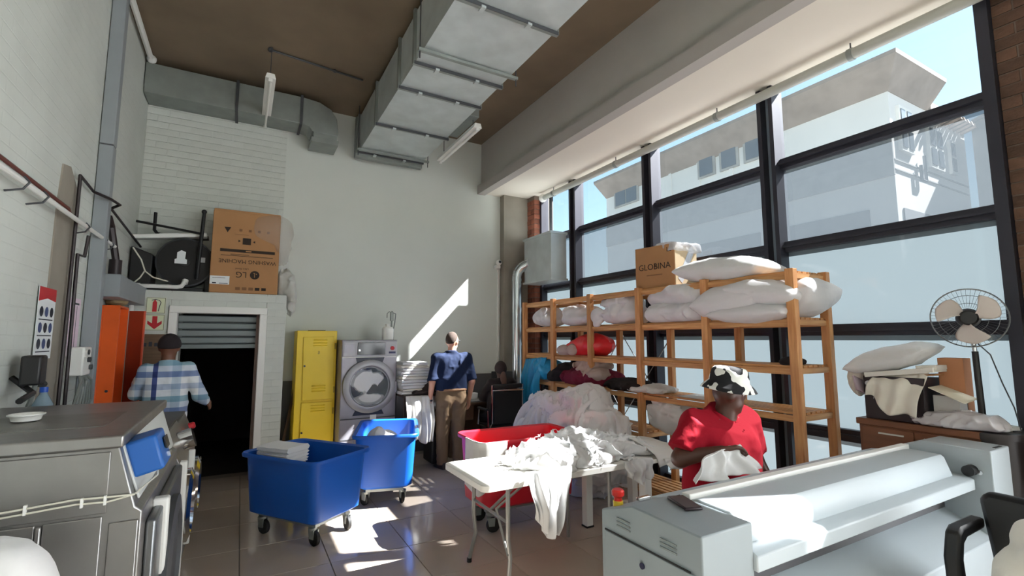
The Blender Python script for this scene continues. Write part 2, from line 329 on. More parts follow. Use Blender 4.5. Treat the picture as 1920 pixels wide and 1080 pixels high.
def facebricks(parent, x0, x1, z0, z1, Y, hole=None):
    n = int((z1-z0)/.085)
    for r in range(n):
        z = z0+r*.085+.0425; a = x0-(.116 if r % 2 else 0)
        while a < x1-.03:
            s0, s1 = max(a, x0), min(a+.222, x1); segs = [(s0, s1)]
            if hole and z+.03 > hole[2] and z-.03 < hole[3]: segs = [(s0, min(s1, hole[0])), (max(s0, hole[1]), s1)]
            for q0, q1 in segs:
                if q1-q0 > .03:
                    l = round(q1-q0, 3); me = fbm.setdefault(l, None) or pmesh('brick', MB().box((0, 0, 0), (l, .014, .077)), PBR); fbm[l] = me
                    piece(me, parent, ((q0+q1)/2, Y-.003+random.uniform(-.002, .002), z), name='brick')
            a += .232
facebricks(bpy.data.objects['wall_portal'], XL+.002, .478, 0, 2.225, PY+.012, (D0-.085, D1+.085, 0, DZ+.085))
facebricks(bpy.data.objects['wall_back_brick'], XL+.002, .42, 2.25, ZC-.03, YB-.06)
# right-hand brickwork: grey pier, brick pier at the far end, brick pier at the near end
MB().bx((3.82, YB-.14, 0), (4.3, YB+.25, 4.15)).build('wall_pier_grey', CONC, kind='structure')
def bricks(x0, x1, y0, y1, z1, faces, m, name, blen=.22):
    core = MB().bx((x0+.008, y0+.008, 0), (x1-.008, y1, z1)).build(name, MORT, kind='structure')
    L, H, Wd = blen, .075, .06; pm = {}
    def get(l, ax):
        k = (round(l, 3), ax)
        if k not in pm:
            b = MB().box((0, 0, 0), (l, Wd, H) if ax == 'x' else (Wd, l, H)); pm[k] = pmesh('brick', b, m)
        return pm[k]
    n = int(z1/.085)
    for r in range(n):
        z = r*.085+.0425
        for fc in faces:
            a0, a1 = (x0, x1) if fc == 'y' else (y0, y1); a = a0-(L/2+.005 if r % 2 else 0)
            while a < a1-.02:
                s0, s1 = max(a, a0), min(a+L, a1)
                if s1-s0 > .03:
                    j = random.uniform(-.003, .003); c = (s0+s1)/2
                    if fc == 'y': piece(get(s1-s0, 'x'), core, (c, y0+Wd/2+j, z), name='brick')
                    else: piece(get(s1-s0, 'y'), core, (x0+Wd/2+j, c, z), name='brick')
                a += L+.01
bricks(4.29, 4.52, 6.83, YB-.02, 4.15, 'xy', BRICKM, 'wall_pier_far')
bricks(4.46, 4.6, .52, 1.08, 4.15, 'x', BRICKD, 'wall_pier_near')
MB().bx((4.52, 6.83, 0), (4.6, YB+.25, 4.15)).build('wall_right_end', CONC, kind='structure')
# ------------------------------------------------------------ window wall
G1 = glass('clear_glass', .92, (90, 96, 100), .02); G2 = glass('hazed_glass', .17, (55, 60, 64), .015); G3 = glass('frosted_glass', .015, (64, 71, 74), .004); G4 = glass('white_frosted_glass', .02, (243, 245, 246), 0, .04)  # last glass: bright panes chosen for the unseen second window to light the room
ZT = [.06, .88, 1.76, 2.55, 3.36, 4.13]
for WN, YM in (('window_1', [1.12, 2.71, 4.30, 5.88, 6.81]), ('window_2', [YN+.1, -5.8, -3.7, -1.6, .20, .50])):  # second window is unseen; its inner mullion nearest the pier added to block sun
    NM = len(YM)-1; win = thing(WN, 'x', 'x', (XW, YM[0], 0)); del win['label'], win['category']; win['kind'] = 'structure'
    for i, y in enumerate(YM):
        if 0 < i < NM:
            for dy in (-.06, .06): MB().bx((XW-.12, y+dy-.02, 0), (XW+.05, y+dy+.02, 4.15)).build('mullion', FRAME, win)
            MB().bx((XW-.03, y-.05, 0), (XW+.03, y+.05, 4.15)).build('mullion_web', mat('web_lit_grey', (128, 140, 152), 0.5), win)  # light caught by the web is put into its paler greyish blue
        else: MB().bx((XW-.10, y-.035, 0), (XW+.05, y+.035, 4.15)).build('mullion', FRAME, win)
    for k, z in enumerate(ZT):
        for i in range(NM):
            y0, y1 = YM[i]+(.08 if i else .03), YM[i+1]-(.08 if i < NM-1 else .03)
            if k == 5: MB().bx((XW-.04, y0, z-.015), (XW+.03, y1, 4.15)).build('head_rail', WHITE, win)
            else:
                MB().bx((XW-.05, y0, z-.05), (XW+.05, y1, z+.05)).build('transom', FRAME, win, bevel=.006)
                MB().bx((XW-.085, y0, z-.012), (XW-.05, y1, z+.012)).build('glazing_bead', FRAME, win)
    for i in range(NM):
        for k in range(5):
            y0, y1, z0, z1 = YM[i]+.03, YM[i+1]-.03, ZT[k]+.05, ZT[k+1]-.03
            MB().add([(XW+.01, y0, z0), (XW+.01, y1, z0), (XW+.01, y1, z1), (XW+.01, y0, z1)], [(0, 1, 2, 3)]).build('pane', (G1 if k == 4 else G4 if WN == 'window_2' else G2 if k == 3 else G3), win, smooth=0)
# ------------------------------------------------------------ outside
MB().bx((XW+.3, -40, -.3), (60, 60, -.15)).build('ground', mat('street_ground', (140, 138, 136), 0.9), kind='structure')
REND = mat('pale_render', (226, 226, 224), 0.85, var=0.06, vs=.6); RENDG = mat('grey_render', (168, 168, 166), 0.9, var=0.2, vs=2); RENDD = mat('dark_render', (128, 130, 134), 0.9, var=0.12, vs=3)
GLD = mat('far_glass', (96, 104, 112), 0.15); ROOFM = mat('eaves_board', (150, 140, 132), 0.8, var=.2, vs=2)
b1 = thing('building', 'pale two storey building with flat overhanging eaves seen through the window', 'building', (16.5, 10.5, -.2))
FX, FY = 14.0, 5.4
MB().bx((FX, FY, -.2), (18.7, 16.2, 8.1)).build('wall', REND, b1)
MB().loft([[Vector(v) for v in ((FX-.02, FY-.02, 7.95), (16.2, FY-.02, 7.95), (16.2, 16.2, 7.95), (FX-.02, 16.2, 7.95))], [Vector(v) for v in ((FX-.55, FY-.45, 8.6), (16.3, FY-.45, 8.6), (16.3, 16.4, 8.6), (FX-.55, 16.4, 8.6))], [Vector(v) for v in ((FX-.56, FY-.46, 8.7), (16.3, FY-.46, 8.7), (16.3, 16.4, 8.7), (FX-.56, 16.4, 8.7))]]).build('eaves', ROOFM, b1, smooth=0); MB().bx((16.2, FY-.1, 7.95), (18.9, 16.4, 8.2)).build('eaves', ROOFM, b1, bevel=.03)
MB().bx((FX-.06, FY-.02, 5.75), (FX, 16.2, 6.6)).build('shaded_band', RENDG, b1)  # shade across the facade put in as a grey strip
for y0, y1 in ((6.0, 8.4), (9.0, 11.4), (12, 14.4)): MB().bx((FX-.05, y0, 4.0), (FX+.02, y1, 5.0)).build('lower_opening', RENDD, b1)
for y in (8.6, 9.9, 11.2, 12.5): MB().bx((FX-.04, y-.06, 6.9), (FX, y+.06, 8.2)).build('wall_rib', REND, b1)
for y, n in ((10.85, 1), (9.95, 1), (9.05, 1), (14.9, 2)):
    wd = .36 if n == 1 else .72; fo = MB().bx((FX-.06, y-wd, 7.35), (FX+.01, y+wd, 8.25)).build('window', RENDG, b1); gsz = (wd*2-.12)/n
    for q in range(n): MB().bx((FX-.075, y-wd+.06+q*gsz+.03, 7.42), (FX-.05, y-wd+.06+(q+1)*gsz-.03, 8.18)).build('pane', GLD, fo)
def fwin(xa, xb, za, zb, n):
    m_ = MB(); m_.bx((xa, FY-.08, za-.05), (xb, FY+.02, zb+.05)); fo = m_.build('window', WHITE, b1); st = (xb-xa)/n
    for q in range(n):
        for zz in range(2):
            MB().bx((xa+q*st+.06, FY-.1, za+.04+zz*(zb-za)/2), (xa+(q+1)*st-.06, FY-.075, za-.04+(zz+1)*(zb-za)/2)).build('pane', GLD, fo)
fwin(14.35, 15.05, 6.5, 7.6, 2); fwin(16.0, 16.85, 6.35, 7.45, 2); fwin(17.35, 17.7, 6.4, 7.3, 1)
for z in (5.9, 6.15): MB().bx((FX, FY-.03, z), (18.6, FY, z+.03)).build('ledge', RENDG, b1)
MB().bx((14.3, FY-.03, 4.0), (16.1, FY+.02, 4.95)).build('lower_opening', RENDD, b1)
MB().tube([(15.5, FY-.1, 6.5), (15.5, FY-.1, 5.8), (15.25, FY-.1, 5.8), (15.25, FY-.1, 6.2)], .04, 6).build('drain_pipe', RENDD, b1)
for k in range(9):
    MB().box((16.3+k*.27, FY-.12, 7.85), (.1, .5, .14), Rx(-.25)).build('rafter', mat('rafter_timber', (190, 180, 172), .8), b1)
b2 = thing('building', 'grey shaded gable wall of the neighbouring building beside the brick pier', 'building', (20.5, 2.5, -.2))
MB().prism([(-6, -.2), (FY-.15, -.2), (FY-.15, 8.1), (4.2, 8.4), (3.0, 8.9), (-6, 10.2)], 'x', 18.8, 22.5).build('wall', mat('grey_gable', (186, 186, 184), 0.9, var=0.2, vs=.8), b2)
MB().prism([(-6, 10.2), (3.0, 8.9), (4.2, 8.4), (FY-.2, 8.1), (FY-.2, 8.2), (4.2, 8.52), (3.0, 9.02), (-6, 10.32)], 'x', 18.7, 22.6).build('coping', RENDG, b2)
# ------------------------------------------------------------ left wall services
tr = thing('cable_trunking', 'tall grey square steel trunking standing full height against the left wall', 'trunking', (-1.06, 5.2, 0))
MB().bx((-1.145, 5.18, 0), (-1.045, 5.29, 3.35)).build('lower_casing', GREYP, tr, bevel=.006); MB().bx((-1.145, 5.18, 3.36), (-1.045, 5.29, ZC-.01)).build('upper_casing', GREYP, tr, bevel=.006); MB().bx((-1.14, 5.185, 3.34), (-1.05, 5.285, 3.37)).build('joint', DARKG, tr)
st = MB().prism([(4.30, 1.1), (4.78, 1.1), (4.80, 2.78), (4.70, 2.82), (4.52, 2.93), (4.36, 2.9), (4.32, 2.6)], 'x', -1.149, -1.14).build('trim_4', CONC, kind='structure')
PIPEW = mat('white_pipe', (222, 222, 218), .5); PIPEB = mat('red_oxide_pipe', (96, 50, 44), .5); PIPED = mat('dark_copper_pipe', (46, 38, 40), .45, metal=.3)
w1 = thing('steam_pipe', 'white horizontal pipe on wall brackets running back along the left wall', 'pipe', (-1.08, 4.4, 2.5))
MB().tube([(-1.07, 2.0, 2.52), (-1.07, 5.75, 2.54)], .016).build('pipe', PIPEW, w1)
for y in (3.5, 3.8, 4.7, 5.25, 5.5): MB().tube([(-1.143, y, 2.47), (-1.07, y, 2.49), (-1.045, y, 2.53), (-1.07, y, 2.56)], .006, 6).build('bracket', DARKG, w1)
b = MB(); b.tube([(-1.11, 2.0, 2.60), (-1.11, 4.42, 2.60), (-1.11, 4.48, 2.56)], .012, 8)
T(b.build('oxide_pipe', PIPEB), 'brown painted pipe running just above the white pipe on the left wall', 'pipe')
b = MB(); b.tube([(-1.11, 4.62, 1.0), (-1.11, 4.62, 2.9), (-1.11, 5.0, 2.88), (-1.02, 5.12, 2.86), (-.99, 5.3, 2.86), (-1.06, 5.35, 2.83), (-1.1, 7.1, 2.78)], .012, 8); T(b.build('riser_pipe', PIPED), 'dark pipe rising beside the concrete strip and bending round the grey trunking', 'pipe')
b = MB(); b.tube([(-1.11, 4.78, 1.0), (-1.11, 4.74, 2.32), (-1.11, 4.92, 2.33), (-1.1, 4.93, 2.5)], .012, 8); T(b.build('drop_pipe', PIPED), 'dark pipe dropping from the white pipe with a short sideways kink', 'pipe')
b = MB(); b.tube([(-1.1, 5.5, 2.78), (-1.1, 5.62, 2.72), (-1.06, 5.72, 2.4), (-1.06, 5.7, 2.25)], .03, 8); b.cyl((-1.06, 5.7, 2.42), (-1.06, 5.7, 2.2), .05); T(b.build('pipe_valve', PIPED), 'dark angled pipe with a valve behind the grey trunking', 'pipe')
b = MB(); b.bx((-1.149, 5.35, 2.05), (-.95, 7.1, 2.25)); T(b.build('wall_duct', GREYP, bevel=.006), 'grey rectangular casing low on the left wall behind the trunking', 'casing')
# posters
PO = mat('poster_paper', (226, 230, 232), .6); RED = mat('signal_red', (190, 30, 42), .5); INK = mat('print_ink', (44, 48, 60), .6); INKB = mat('print_blue', (70, 84, 130), .6); PINK = mat('pink_paper', (226, 204, 218), .6)
po = thing('poster', 'safety poster with red heading and nine round symbols on the concrete strip', 'poster', (-1.13, 4.3, 1.62)); X0 = -1.136
MB().bx((X0-.003, 4.14, 1.55), (X0, 4.46, 2.02)).build('sheet', PO, po); MB().prism([(4.14, 2.02), (4.46, 2.02), (4.46, 1.935), (4.3, 1.95), (4.14, 1.925)], 'x', X0, X0+.001).build('heading', RED, po)
for r in range(3):
    for c in range(3): MB().disc((X0+.0015, 4.205+c*.095, 1.86-r*.105), .034, (1, 0, 0), 16).build('symbol', INKB if (r+c) % 2 else INK, po)
    MB().bx((X0, 4.17, 1.805-r*.105), (X0+.001, 4.43, 1.812-r*.105)).build('print_line', INK, po)
b = MB(); b.bx((-1.148, 4.84, 1.55), (-1.145, 5.10, 2.0)); pk = b.build('poster', PINK); T(pk, 'narrow pale pink notice between the dark pipes and the grey trunking', 'poster')
MB().bx((-1.145, 4.88, 1.95), (-1.1445, 5.06, 1.965)).build('print_line', INK, pk); MB().bx((-1.145, 5.0, 1.6), (-1.1445, 5.012, 1.94)).build('print_line', INK, pk)
# dosing unit, black shelf box, bottle
du = thing('dosing_unit', 'white wall mounted dosing unit with hanging grey hoses beside the trunking', 'dosing unit', (-1.1, 4.95, 1.4))
MB().bx((-1.148, 4.84, 1.40), (-1.04, 5.06, 1.62)).build('housing', WHITE, du, bevel=.012)
for k in range(3): MB().cyl((-1.04, 4.9+k*.06, 1.58-.06*k), (-1.02, 4.9+k*.06, 1.58-.06*k), .02).build('pump_head', DARKG, du)
MB().lathe([(.032, 0), (.032, .012), (0.001, .012)], (-1.04, 4.89, 1.57), Ry(math.pi/2)).build('dial', PIPEW, du)
HOSE = mat('grey_hose', (120, 126, 124), .4)
for k in range(7):
    y = 4.72+k*.05; MB().tube([(-1.06, 4.86+.03*k, 1.4), (-1.02, y, 1.36-.02*(k % 3)), (-1.03, y-.08+.03*k, 1.2), (-1.06, y+.02, 1.05), (-1.08, y, .9)], .009, 6).build('hose', HOSE, du)
sb = thing('wall_switch', 'black box on a bracket arm fixed to the left wall above the steel machine', 'switch', (-1.1, 3.86, 1.3))
MB().box((-1.05, 3.86, 1.5), (.09, .17, .17), Rz(.1)).build('box', BLACK, sb, bevel=.012); MB().tube([(-1.14, 3.86, 1.46), (-1.07, 3.84, 1.4), (-1.0, 3.7, 1.38), (-.98, 3.45, 1.36)], .016, 8).build('arm', BLACK, sb)
MB().tube([(-1.04, 3.88, 1.42), (-1.06, 3.9, 1.32), (-1.1, 3.95, 1.22)], .012, 8).build('hose', HOSE, sb); MB().tube([(-1.04, 3.95, 1.41), (-1.06, 4.1, 1.4)], .018, 8).build('side_arm', BLACK, sb)
# ------------------------------------------------------------ near steel machine
dm = thing('tumble_dryer', 'large stainless steel machine with sloping console and blue box, nearest on the left', 'dryer', (-.75, 3.1, 0))
A, B_ = 2.50, 3.74
MB().prism([(-1.13, 0), (-.31, 0), (-.31, .99), (-.335, 1.01), (-.40, 1.25), (-1.13, 1.25)], 'y', A, B_).build('body', STEEL, dm, bevel=.006)
MB().prism([(-1.14, 1.25), (-.385, 1.25), (-.385, 1.30), (-1.14, 1.30)], 'y', A-.025, B_+.02).build('lid', STEEL, dm, bevel=.008)
MB().bx((-1.05, A+.25, 1.295), (-.5, B_-.5, 1.303)).build('lid_recess', mat('worn_steel', (138, 136, 130), .4, metal=.7, var=.2, vs=6), dm)
MB().prism([(-.402, 1.235), (-.396, 1.245), (-.328, 1.03), (-.336, 1.025)], 'y', A+.05, B_-.05).build('console_panel', mat('console_white', (196, 200, 198), .4), dm, bevel=.003)
MB().bx((-1.13, A-.006, 1.0), (-.425, A, 1.235)).build('upper_panel', STEEL, dm, bevel=.004)
for x0, x1 in ((-1.13, -.80), (-.79, -.62), (-.61, -.425)): MB().bx((x0, A-.008, .02), (x1-.01, A, .99)).build('side_panel', STEEL, dm, bevel=.004)
MB().bx((-.415, A-.008, .02), (-.32, A, .96)).build('corner_panel', STEEL, dm, bevel=.004)
for x in (-.80, -.615): MB().bx((x-.01, A-.022, .0), (x+.005, A-.006, .985)).build('rib', STEEL, dm, bevel=.004)
MB().bx((-.31, A+.1, .16), (-.27, B_-.1, .92)).build('door', mat('steel_door', (120, 122, 124), .3, metal=.7), dm, bevel=.012)
MB().lathe([(.33, 0), (.33, .03), (.26, .04), (.25, .02), (0.01, .02)], (-.27, (A+B_)/2, .54), Ry(math.pi/2)).build('porthole', DARKG, dm)
MB().bx((-.315, A+.30, .1), (-.25, A+.36, .95)).build('door_handle', WHITE, dm, bevel=.01)
cb = MB().box((-.325, 2.68, 1.19), (.11, .22, .15), Ry(-.28)).build('coin_box', mat('blue_plastic_box', (28, 92, 170), .45), dm, bevel=.012)
MB().box((-.268, 2.72, 1.22), (.004, .09, .05), Ry(-.28)).build('display', BLACK, cb); MB().box((-.26, 2.74, 1.165), (.02, .06, .02), Ry(-.28)).build('coin_slot', CHROME, cb)
CAB = mat('pale_cable', (206, 204, 190), .6)
for dz in (0, .018): MB().tube([(-1.13, A-.012, 1.045+dz*.5), (-.9, A-.014, 1.05), (-.72, A-.014, 1.035+dz), (-.52, A-.014, 1.05+dz), (-.42, A-.014, 1.045+dz), (-.34, A-.01, 1.06), (-.29, 2.7, 1.08), (-.3, 2.75, 1.13)], .0038, 6).build('cable', CAB, dm)
for x in (-.75, -.66, -.5, -.43): MB().bx((x-.004, A-.02, 1.035), (x+.004, A-.006, 1.07)).build('cable_clip', WHITE, dm)
d = thing('dish', 'shallow white plastic dish lying on the near steel machine', 'dish', (-.84, 3.06, 1.304))
MB().lathe([(.034, 0), (.05, .006), (.056, .026), (.062, .03), (.06, .034), (.052, .03), (.045, .01), (.015, .006), (.001, .006)], (-.84, 3.06, 1.304), seg=28).build('bowl', WHITE, d, smooth=50)
MB().lathe([(.0615, .027), (.066, .03), (.066, .034), (.061, .036)], (-.84, 3.06, 1.304), seg=28, cap=False).build('rim', WHITE, d)
# second and third machines
m2 = thing('washing_machine', 'lower grey steel washer with dark top standing behind the nearest machine', 'washer', (-.73, 4.45, 0)); A2, B2 = 3.95, 4.62
MB().prism([(-1.13, 0), (-.31, 0), (-.31, .86), (-.40, 1.05), (-1.13, 1.05)], 'y', A2, B2).build('body', STEEL, m2, bevel=.006); MB().bx((-1.13, A2, 1.05), (-.40, B2, 1.07)).build('top', mat('dark_top', (74, 70, 66), .5), m2, bevel=.004)
MB().lathe([(.25, 0), (.25, .05), (.2, .07), (.17, .03), (0.01, .03)], (-.31, 4.28, .5), Ry(math.pi/2)).build('porthole', CHROME, m2); MB().bx((-.315, 3.99, .08), (-.27, 4.05, .86)).build('door_handle', WHITE, m2, bevel=.01)
MB().lathe([(.07, 0), (.07, .10), (.0, .10)], (-.36, 4.35, .93), Ry(math.pi/2-.3)).build('dial', CHROME, m2)
m3 = thing('washing_machine', 'grey steel washer with red stop button next to the dark doorway', 'washer', (-.73, 4.95, 0)); A3, B3 = 4.66, 5.28
MB().prism([(-1.13, 0), (-.31, 0), (-.31, .8), (-.40, 1.02), (-1.13, 1.02)], 'y', A3, B3).build('body', STEEL, m3, bevel=.006); MB().bx((-1.13, A3, 1.02), (-.40, B3, 1.04)).build('top', MATS['dark_top'], m3, bevel=.004)
MB().lathe([(.24, 0), (.24, .05), (.19, .07), (.16, .03), (0.01, .03)], (-.31, 4.97, .46), Ry(math.pi/2)).build('porthole', CHROME, m3); MB().bx((-.315, 4.69, .08), (-.27, 4.74, .8)).build('door_handle', WHITE, m3, bevel=.01)
MB().lathe([(.028, 0), (.028, .035), (.02, .045), (.0, .045)], (-.345, 5.0, .94), Ry(math.pi/2-.3)).build('stop_button', RED, m3)
for z in (.62, .5): MB().cyl((-.3, 5.2, z), (-.25, 5.2, z), .02).build('latch', CHROME, m3)
bo = thing('water_bottle', 'clear plastic bottle with blue cap behind the near steel machine', 'bottle', (-1.07, 4.15, 1.071))
PET = mat('clear_bottle', (150, 175, 190), .15, alpha=.75); MB().lathe([(.05, 0), (.055, .01), (.055, .16), (.05, .2), (.022, .26), (.018, .275)], (-1.07, 4.15, 1.071)).build('body', PET, bo); MB().cyl((-1.07, 4.15, 1.346), (-1.07, 4.15, 1.378), .021).build('cap', mat('blue_cap', (40, 90, 190), .4), bo)
MB().cyl((-1.07, 4.15, 1.12), (-1.07, 4.15, 1.2), .056).build('label_band', INK, bo)
# orange locker with open door
ORG = mat('orange_enamel', (226, 92, 24), .4, var=.1, vs=4); ORI = mat('orange_in_shade', (150, 48, 14), .5)  # second orange darkened: shade on the door's inner face put into the colour
ol = thing('locker', 'orange steel locker with its door standing open beside the grey trunking', 'locker', (-1.0, 5.95, 0))
k = MB(); k.bx((-1.145, 5.78, .0), (-1.135, 6.18, 2.0)); k.bx((-1.135, 5.78, 0), (-1.01, 5.80, 2.0)); k.bx((-1.135, 6.16, 0), (-1.01, 6.18, 2.0)); k.bx((-1.135, 5.8, 1.98), (-1.01, 6.16, 2.0)); k.bx((-1.135, 5.8, 0), (-1.01, 6.16, .03)); k.build('cabinet', ORG, ol, bevel=.003)
MB().box((-.945, 6.21, 1.0), (.13, .02, 1.94), Rz(-.15)).build('door', ORI, ol, bevel=.003); MB().box((-.878, 6.20, 1.0), (.012, .03, 1.94), Rz(-.15)).build('door_edge', mat('orange_red_enamel', (224, 100, 70), .4), ol); MB().bx((-1.13, 5.82, 1.0), (-1.02, 6.15, 1.015)).build('shelf', ORI, ol)
MB().box((-1.03, 5.79, 1.52), (.02, .005, .03)).build('latch', PIPEW, ol)
MB().cyl((-1.06, 5.79, 1.2), (-1.06, 5.775, 1.2), .012).build('knob', INK, ol)
soft('crumpled_paper', lambda P: ell(P, (-1.07, 5.95, 2.04), (.07, .13, .045))-.02*folds(*P, 12, 3), (-1.15, 5.78, 2.0), (-.85, 6.12, 2.1), .012, mat('kraft', (150, 130, 96), .9)); T(bpy.data.objects['crumpled_paper'], 'crumpled brown paper on top of the orange locker', 'paper')
# signs, wood board
def sign(nm, lbl, z0, z1):
    s_ = thing(nm, lbl, 'sign', (-.845, PY-.004, z0)); MB().bx((-.935, PY-.006, z0), (-.755, PY-.001, z1)).build('plate', mat('sign_cream', (216, 220, 190), .5), s_)
    for a, b in (((-.93, z0+.004), (-.76, z0+.008)), ((-.93, z1-.008), (-.76, z1-.004)), ((-.931, z0+.004), (-.927, z1-.004)), ((-.763, z0+.004), (-.759, z1-.004))): MB().bx((a[0], PY-.0075, a[1]), (b[0], PY-.006, b[1])).build('border_line', INK, s_)
    return s_
s1 = sign('extinguisher_sign', 'cream square sign with a red fire extinguisher on the portal wall', 1.965, 2.145)
e = MB(); yy = (PY-.0085, PY-.006); e.prism([(-.875, 1.985), (-.835, 1.985), (-.835, 2.09), (-.845, 2.105), (-.865, 2.105), (-.875, 2.09)], 'y', yy[1], yy[0]); e.bx((-.862, yy[0], 2.105), (-.848, yy[1], 2.12)); e.build('extinguisher_symbol', RED, s1)
MB().tube([(-.885, PY-.007, 2.115), (-.85, PY-.007, 2.122), (-.815, PY-.007, 2.115), (-.80, PY-.007, 2.09), (-.81, PY-.007, 2.05), (-.82, PY-.007, 1.99)], .004, 6).build('hose_symbol', INK, s1)
s2 = sign('arrow_sign', 'cream square sign with a red arrow pointing down under the extinguisher sign', 1.775, 1.955)
MB().prism([(-.845, 1.79), (-.78, 1.85), (-.78, 1.885), (-.822, 1.855), (-.822, 1.935), (-.868, 1.935), (-.868, 1.855), (-.91, 1.885), (-.91, 1.85)], 'y', PY-.006, PY-.0085).build('arrow_symbol', RED, s2)
wd = MB().bx((-1.06, PY-.02, .9), (-.74, PY-.002, 1.735)).build('notice_board', mat('brown_board', (112, 88, 66), .6, var=.25, vs=3, stretch=(1, 1, 14))); T(wd, 'brown wooden board on the wall behind the man in the checked shirt', 'board')
for i in range(5): MB().bx((-1.03+i*.05, PY-.024, 1.60), (-1.0+i*.05, PY-.02, 1.64+.01*(i % 2))).build('hook', INK, wd)
# ------------------------------------------------------------ things lying on top of the portal
TZ = 2.232
fd = thing('exhaust_fan', 'black round fan drum lying on top of the doorway block', 'fan', (-.62, 6.9, TZ))
MB().lathe([(.27, 0), (.285, .02), (.285, .2), (.27, .22)], (-.62, 7.0, TZ+.30), Rx(math.pi/2), seg=32).build('drum', BLACKM, fd)
MB().lathe([(.272, -.01), (.29, 0), (.272, .01)], (-.62, 6.78, TZ+.30), Rx(math.pi/2), seg=32, cap=False).build('rim', DARKG, fd)
for a in range(8): MB().box((-.62+.15*math.cos(a*math.pi/4), 6.785, TZ+.30+.15*math.sin(a*math.pi/4)), (.2, .006, .012), Ry(-a*math.pi/4)).build('rib', BLACKM, fd)
MB().cyl((-.62, 6.79, TZ+.30), (-.62, 6.76, TZ+.30), .05).build('hub', BLACK, fd)
MB().prism([(-.72, TZ+.28), (-.6, TZ+.28), (-.6, TZ+.33), (-.62, TZ+.34), (-.615, TZ+.42), (-.66, TZ+.44), (-.7, TZ+.41), (-.7, TZ+.34), (-.72, TZ+.33)], 'y', 6.755, 6.752).build('sticker', PO, fd); MB().bx((-.5, 6.76, TZ+.31), (-.42, 6.765, TZ+.37)).build('sticker', mat('grey_sticker', (150, 150, 150), .5), fd)
T(MB().bx((-1.1, 6.72, TZ), (-.42, 7.12, TZ+.05)).build('black_tray', BLACK, bevel=.01), 'flat black tray under the fan drum on the doorway block', 'tray'); fd.location.z += .05
for c in kids(fd): pass
T(MB().prism([(-1.13, TZ+.05), (-.93, TZ+.05), (-.93, TZ+.42), (-1.13, TZ+.5)], 'y', 6.75, 7.1).build('black_crate', BLACK, bevel=.01), 'black plastic crate in the corner behind the fan drum', 'crate')
T(MB().bx((-.42, 6.85, TZ), (-.365, 7.1, TZ+.52)).build('black_board', BLACK, bevel=.006), 'black upright panel between the fan drum and the cardboard carton', 'board')
lt = thing('light_fitting', 'white loose fluorescent fitting lying tilted across the fan drum', 'light', (-.75, 6.95, TZ+.6)); Rt = Ry(-.13)
MB().box((-.78, 6.85, TZ+.66), (.72, .14, .05), Rt).build('body', WHITE, lt, bevel=.008); MB().box((-.55, 6.98, TZ+.68), (.28, .12, .04), Rt).build('end_tray', mat('dark_tray', (90, 84, 78), .6), lt, bevel=.006); MB().box((-.74, 6.85, TZ+.69), (.3, .1, .012), Rt).build('cover', WHITE, lt)
rk = thing('metal_bracket', 'black tubular bracket lying on the fan drum with one upright rod', 'bracket', (-.6, 6.7, TZ+.3))
MB().tube([(-.49, 6.72, TZ+.15), (-.46, 6.72, TZ+.95)], .02, 8).build('rod', BLACKM, rk); MB().sph((-.46, 6.72, TZ+.97), .028).build('knob', BLACKM, rk); MB().tube([(-1.1, 6.72, TZ+.78), (-.47, 6.72, TZ+.70)], .014, 8).build('cross_rod', BLACKM, rk)
MB().tube([(-.96, 6.95, TZ+.95), (-.96, 6.95, TZ+.74), (-.93, 6.95, TZ+.70), (-.7, 6.95, TZ+.66)], .018, 8).build('bent_rod', BLACKM, rk)
b = MB(); b.tube([(-1.06, PY-.03, 1.98), (-1.06, PY-.03, TZ), (-1.03, PY-.03, TZ+.035), (-.66, PY-.03, TZ+.04), (-.62, PY-.02, TZ+.05), (-.60, PY+.06, TZ+.11)], .024, 10); wp = b.build('waste_pipe', PIPEW); T(wp, 'white plastic waste pipe bent along the top edge of the doorway block', 'pipe')
MB().cyl((-.60, PY+.05, TZ+.09), (-.595, PY+.07, TZ+.13), .032).build('collar', PIPEW, wp); MB().cyl((-1.05, PY-.02, TZ+.037), (-1.0, PY-.02, TZ+.037), .03).build('collar', PIPEW, wp)
b = MB(); b.tube([(-1.08, 6.55, TZ+.45), (-1.0, 6.55, TZ+.32), (-.96, 6.55, TZ+.2), (-1.0, 6.56, TZ+.12), (-1.08, 6.57, TZ+.03), (-1.1, 6.58, TZ-.02)], .008, 6); b.tube([(-.965, 6.55, TZ+.2), (-.88, 6.55, TZ+.13), (-.75, 6.6, TZ+.1)], .008, 6); T(b.build('loose_cable', CAB), 'loose pale cable hanging in front of the black crate', 'cable')
# carton
bx_ = thing('carton', 'large printed brown carton standing upside down above the doorway', 'box', (.02, 6.9, TZ))
MB().bx((-.36, 6.65, TZ), (.37, 7.12, TZ+1.0)).build('body', CARD, bx_, bevel=.008); INKC = mat('carton_ink', (48, 36, 28), .8); yb = 6.648
MB().bx((-.355, 6.655, TZ+.985), (.365, 7.1, TZ+1.02)).build('flap', CARD, bx_, bevel=.006)
UPS = Matrix.Rotation(math.pi, 3, 'Y') @ WALLY
text('LG', .10, INKC, (-.035, yb, TZ+.23), UPS, bx_); text('WASHING MACHINE', .066, INKC, (.03, yb, TZ+.39), UPS, bx_); text('Life\'s Good', .03, INKC, (-.03, yb, TZ+.30), UPS, bx_)
lg = MB().lathe([(.052, 0), (.052, .002), (.001, .002)], (.11, yb, TZ+.23), Rx(math.pi/2), 24).build('emblem', INKC, bx_)
g_ = MB(); g_.bx((.105, yb-.004, TZ+.20), (.112, yb-.002, TZ+.255)); g_.bx((.095, yb-.004, TZ+.25), (.112, yb-.002, TZ+.257)); g_.sph((.128, yb-.003, TZ+.243), (.007, .002, .007)); g_.build('emblem_mark', CARD, lg)
